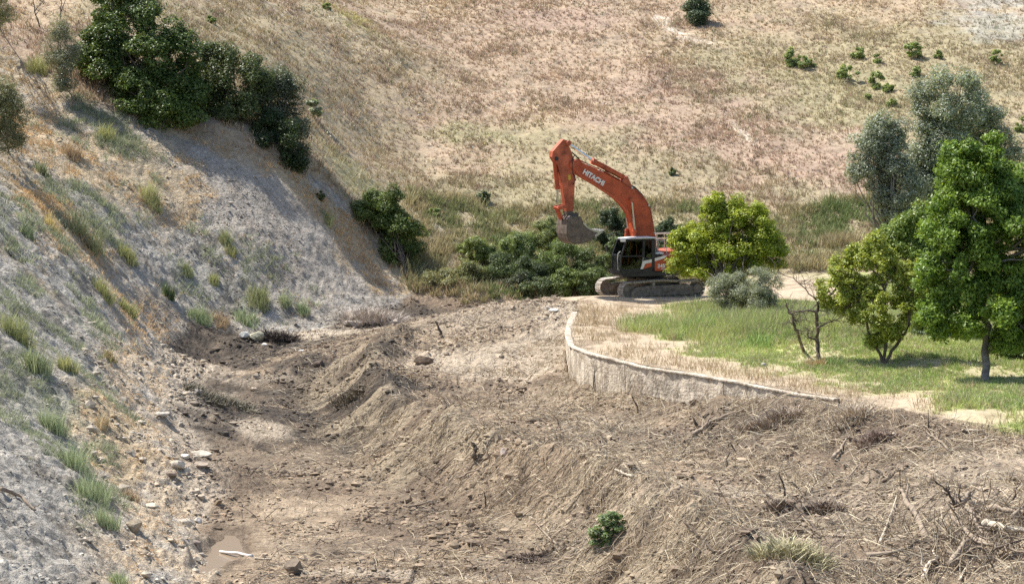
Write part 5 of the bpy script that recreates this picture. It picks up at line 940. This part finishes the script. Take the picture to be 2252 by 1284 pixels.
for i, (lb, pts, r, mt, tw) in enumerate(RP): branch('root', lb, pts, r*1.45, 800+i, mt, tw+2, 'root', 'roots in the pile at the lower right', lift=.26)
g_ = onray(2170, 1200); g2_ = onray(2010, 1180)
near_pile = lambda x, y: np.clip(ss(1.5, .3, np.hypot((x-g_[0])/2.2, (y-g_[1])/3.2))+.12*ss(1.5, .3, np.hypot((x-g2_[0])/3.5, (y-g2_[1])/4.5)), 0, 1)
stuff('root_tangle', [sticks(5500, 41, 60, .15, .30, .3, 1.6, .014, .04, ((.34, .27, .19), (.24, .185, .13), (.46, .39, .28), (.15, .115, .085)), near_pile, 640, .75)], 'twig', 'tangle of thin roots and twigs around the root pile at the lower right', 'roots')
# ---------------------------------------------------------------- single stones
def rock(label, px, py, sx_, sy_, sz_, colr, seed, name='rock', cat='rock', group=None, sink=.3, mat=None, rot=0, jag=.16):
    g = onray(px, py+ (sz_*.4)*F/70*0); rng = np.random.RandomState(seed); bm = bmesh.new(); bmesh.ops.create_icosphere(bm, subdivisions=3, radius=1)
    pl_ = unit(rng.normal(size=(9, 3))); lim = rng.uniform(.55, .9, 9)
    for v in bm.verts:
        p = np.array(v.co)
        for n_, l_ in zip(pl_, lim):
            d = p@n_
            if d > l_: p = p-n_*(d-l_)
        p = p*(1+jag*.3*rng.normal()*.3); v.co = (p[0]*sx_, p[1]*sy_, p[2]*sz_)
    me = bpy.data.meshes.new(name); bm.to_mesh(me); bm.free(); key = 'rock_%d' % int(sum(colr)*1000)
    if key not in M: plain(key, colr, .9, 0, .6, 1.3, 5, .2, .02)
    o = link(name, me, M[key]); o.location = (g[0], g[1]+sy_*.5, float(H(g[0], g[1]))+sz_*(1-2*sink)); o.rotation_euler = (0, 0, rot); return tag(o, label, cat, group)
rock('large angular brown stone by the muddy puddle at the bottom', 646,1262,.30,.28,.26,(.20,.16,.12),1,sink=.15)
rock('pale yellowish boulder beside the white block on the dark mud', 563,750,.42,.36,.34,(.58,.54,.38),2,sink=.2)
rock('white squared block lying left of the pale boulder', 537,745,.30,.2,.22,(.66,.64,.58),3,rot=.6,sink=.2)
rock('small white stone under the pale boulder', 582,762,.18,.15,.12,(.64,.61,.54),4)
rock('white stone further right on the dark mud', 665,775,.22,.16,.12,(.60,.57,.52),5)
rock('largest flat pale slab at the edge of the wet ground', 440,1004,.42,.30,.14,(.56,.50,.40),6)
rock('small white stone touching the left side of the flat slab', 405,1008,.22,.2,.10,(.62,.58,.50),7)
rock('flat brown slab just below the pale slab', 438,1026,.30,.22,.11,(.38,.31,.24),8)
rock('lumpy pale stone above the dark slanted slab at the toe', 388,1030,.28,.26,.20,(.55,.48,.38),9)
rock('dark slanted slab at the toe of the bank', 375,1050,.34,.2,.14,(.24,.19,.15),10,rot=-.5)
rock('brown blocky stone stuck in the left bank', 292,1168,.30,.28,.26,(.34,.28,.20),11)
rock('pale stone on the wet edge above the puddle', 436,1150,.14,.14,.12,(.60,.56,.50),12)
rock('dark stone on the wet edge left of the puddle', 430,1198,.16,.14,.10,(.26,.21,.17),13)
rock('round brown clod at the foot of the flank', 893,1106,.28,.26,.22,(.23,.18,.13),14,'clod','clod')
rock('tan clod on the mud left of the channel bend', 558,860,.2,.2,.14,(.42,.34,.26),15,'clod','clod')
rock('dark round stone on the bench in front of the wall', 1175,930,.22,.2,.16,(.19,.15,.11),16)
rock('dark round clod on the brow left of centre', 930,797,.5,.35,.22,(.17,.125,.09),17,'clod','clod')
rock('pale flat stone among the litter near the far wall end', 1220,688,.32,.3,.16,(.62,.57,.50),18)
rock('pale stone beside the flat one near the far wall end', 1205,681,.2,.2,.12,(.58,.53,.46),19)
rock('small grey stone in the orchard grass', 1680,805,.16,.14,.10,(.46,.43,.38),20)
rock('dark clod beside the white stone on the dark mud', 700,808,.3,.26,.24,(.12,.09,.07),21,'clod','clod')
rock('pinkish pale stone in the litter at the centre of the bench', 1108,1002,.16,.16,.18,(.46,.38,.33),22)
rock('pale stone low on the sandy toe near the bottom', 408,1158,.3,.26,.18,(.52,.46,.37),23)
rock('flat whitish slab lying on the sandy strip', 355,915,.34,.26,.12,(.52,.47,.40),24)
rock('grey lump at the left end of the dark mud ridge', 430,868,.3,.3,.16,(.30,.27,.24),25,'clod','clod')
rock('tan slab on the lower sandy toe', 330,1118,.3,.2,.12,(.54,.47,.37),26)
def pipe():
    a = onray(484, 1220); b = onray(556, 1222); z_ = max(a[2], b[2])+.07; P_, r_ = limb((a[0], a[1], max(a[2], PL)+.035), (b[0], b[1]-.1, max(b[2], PL, float(H(b[0], b[1]-.1)))+.03), .042, .05, np.random.RandomState(3), .03, 8)
    full = (np.concatenate([P_[:1], P_, P_[-1:]]), np.r_[.001, r_, .001]); c, f = sweep([full], 10); o = link('bleached_log', mesh_np('bleached_log', c-P_[0], f, None, True), M['white_log']); o.location = tuple(P_[0]); tag(o, 'short white bleached log lying across the muddy puddle', 'log')
plain('white_log', (.62, .58, .54), .7, 0, .7, 1.2, 6); pipe()
branch('flat_board', 'thin pale board lying right of the white log', [(560,1229),(600,1231)], .035, 850, 'pale_wood', 0, 'board', None, lift=.03)
# torn black root heaps on the mud
def heap(label, px, py, w_, h_, c1, seed, name='root_heap', cat='root heap', nb=500, wd=.03, group=None):
    g = onray(px, py+h_*.4); rng = np.random.RandomState(seed); sc = g[1]/F; k = 60; ww = w_*sc*.5; hh = h_*sc
    Q = np.stack([g[0]+rng.uniform(-1, 1, k)*ww, g[1]+rng.normal(size=k)*ww*.3, np.zeros(k)], 1); Q[:, 2] = H(Q[:, 0], Q[:, 1])+rng.uniform(-.1, .3, k)*hh*(1-((Q[:, 0]-g[0])/ww)**2)
    co, f, c = blades(Q, np.full(k, hh*.6), np.full(k, wd), np.tile(np.array(c1)*1.6, (k, 1))*rng.uniform(.6, 1.6, (k, 1)), rng, nb//k, base=1.3, lean=1.9, curve=1.4)
    st = stones(np.r_[Q[:, 0]], np.r_[Q[:, 1]], rng.uniform(.10, .22, k)*hh*1.2, np.tile(np.array(c1)*1.3, (k, 1)), rng, .8, .1)
    root = np.array((g[0], g[1], float(H(g[0], g[1])))); o = loc_mesh(name, [(co, f, c), st], 'twig', root, None); o.location = tuple(root); return tag(o, label, cat, group)
heap('black root heap above the dark mud near the white block', 612,735,60,36,(.055,.045,.038),1,nb=900)
heap('long dark sod ridge lying across the channel bend', 480,872,150,28,(.10,.09,.065),2,nb=1400)
heap('dark sod heap where the flank meets the channel bend', 770,870,60,34,(.10,.082,.058),4,nb=700)
heap('brown root mass leaning on the wall near its right end', 1715,915,70,44,(.19,.155,.12),5,nb=1200)
heap('brown root mass right below the wall, left of the other one', 1665,935,50,26,(.17,.125,.09),6,nb=800)
heap('grey brown brush heap at the right end of the wall', 1868,905,90,40,(.25,.21,.16),7,nb=1200)
heap('flattened grey brush pile beside the far channel', 820,690,110,50,(.27,.235,.20),8,nb=1800,wd=.035)
heap('dark root mass in the right spoil under the crooked branch', 1925,955,60,30,(.17,.13,.105),9,nb=800)
heap('dark hollow filled with roots at the lower right', 1815,1110,50,34,(.12,.092,.07),10,nb=800)
heap('dark root ball under the hooked twig', 1718,1108,40,28,(.13,.10,.075),11,nb=600)
heap('greenish sod heap at the bottom right of centre', 1740,1200,120,60,(.22,.20,.12),12,nb=1600)
heap('long dark root strip in the hollow at the bottom centre', 1175,1225,90,16,(.10,.075,.06),14,nb=700)
# muddy water standing in the pan
def water():
    n = 48; co = [(0, 0, PL)]
    for k in range(n):
        a = 2*math.pi*k/n; co.append((math.cos(a)*2.2, math.sin(a)*9, PL))
    me = bpy.data.meshes.new('puddle_water'); me.from_pydata(co, [], [(0, k+1, (k+1) % n+1) for k in range(n)]); me.update()
    m, nt, b, out = newmat('muddy_water'); b.inputs['Base Color'].default_value = (.25, .187, .125, 1); b.inputs['Roughness'].default_value = .2; b.inputs['Specular IOR Level'].default_value = .5
    g = nt.nodes.new('ShaderNodeNewGeometry'); nz_ = nt.nodes.new('ShaderNodeTexNoise'); nz_.inputs['Scale'].default_value = 6; nt.links.new(g.outputs[0], nz_.inputs[0]); bp = nt.nodes.new('ShaderNodeBump'); bp.inputs['Strength'].default_value = .3; bp.inputs['Distance'].default_value = .01; nt.links.new(nz_.outputs[0], bp.inputs['Height']); nt.links.new(bp.outputs[0], b.inputs['Normal'])
    M['water'] = m; o = link('puddle_water', me, m); o.location = (PUD[0], PUD[1], 0); tag(o, kind='structure')
water()
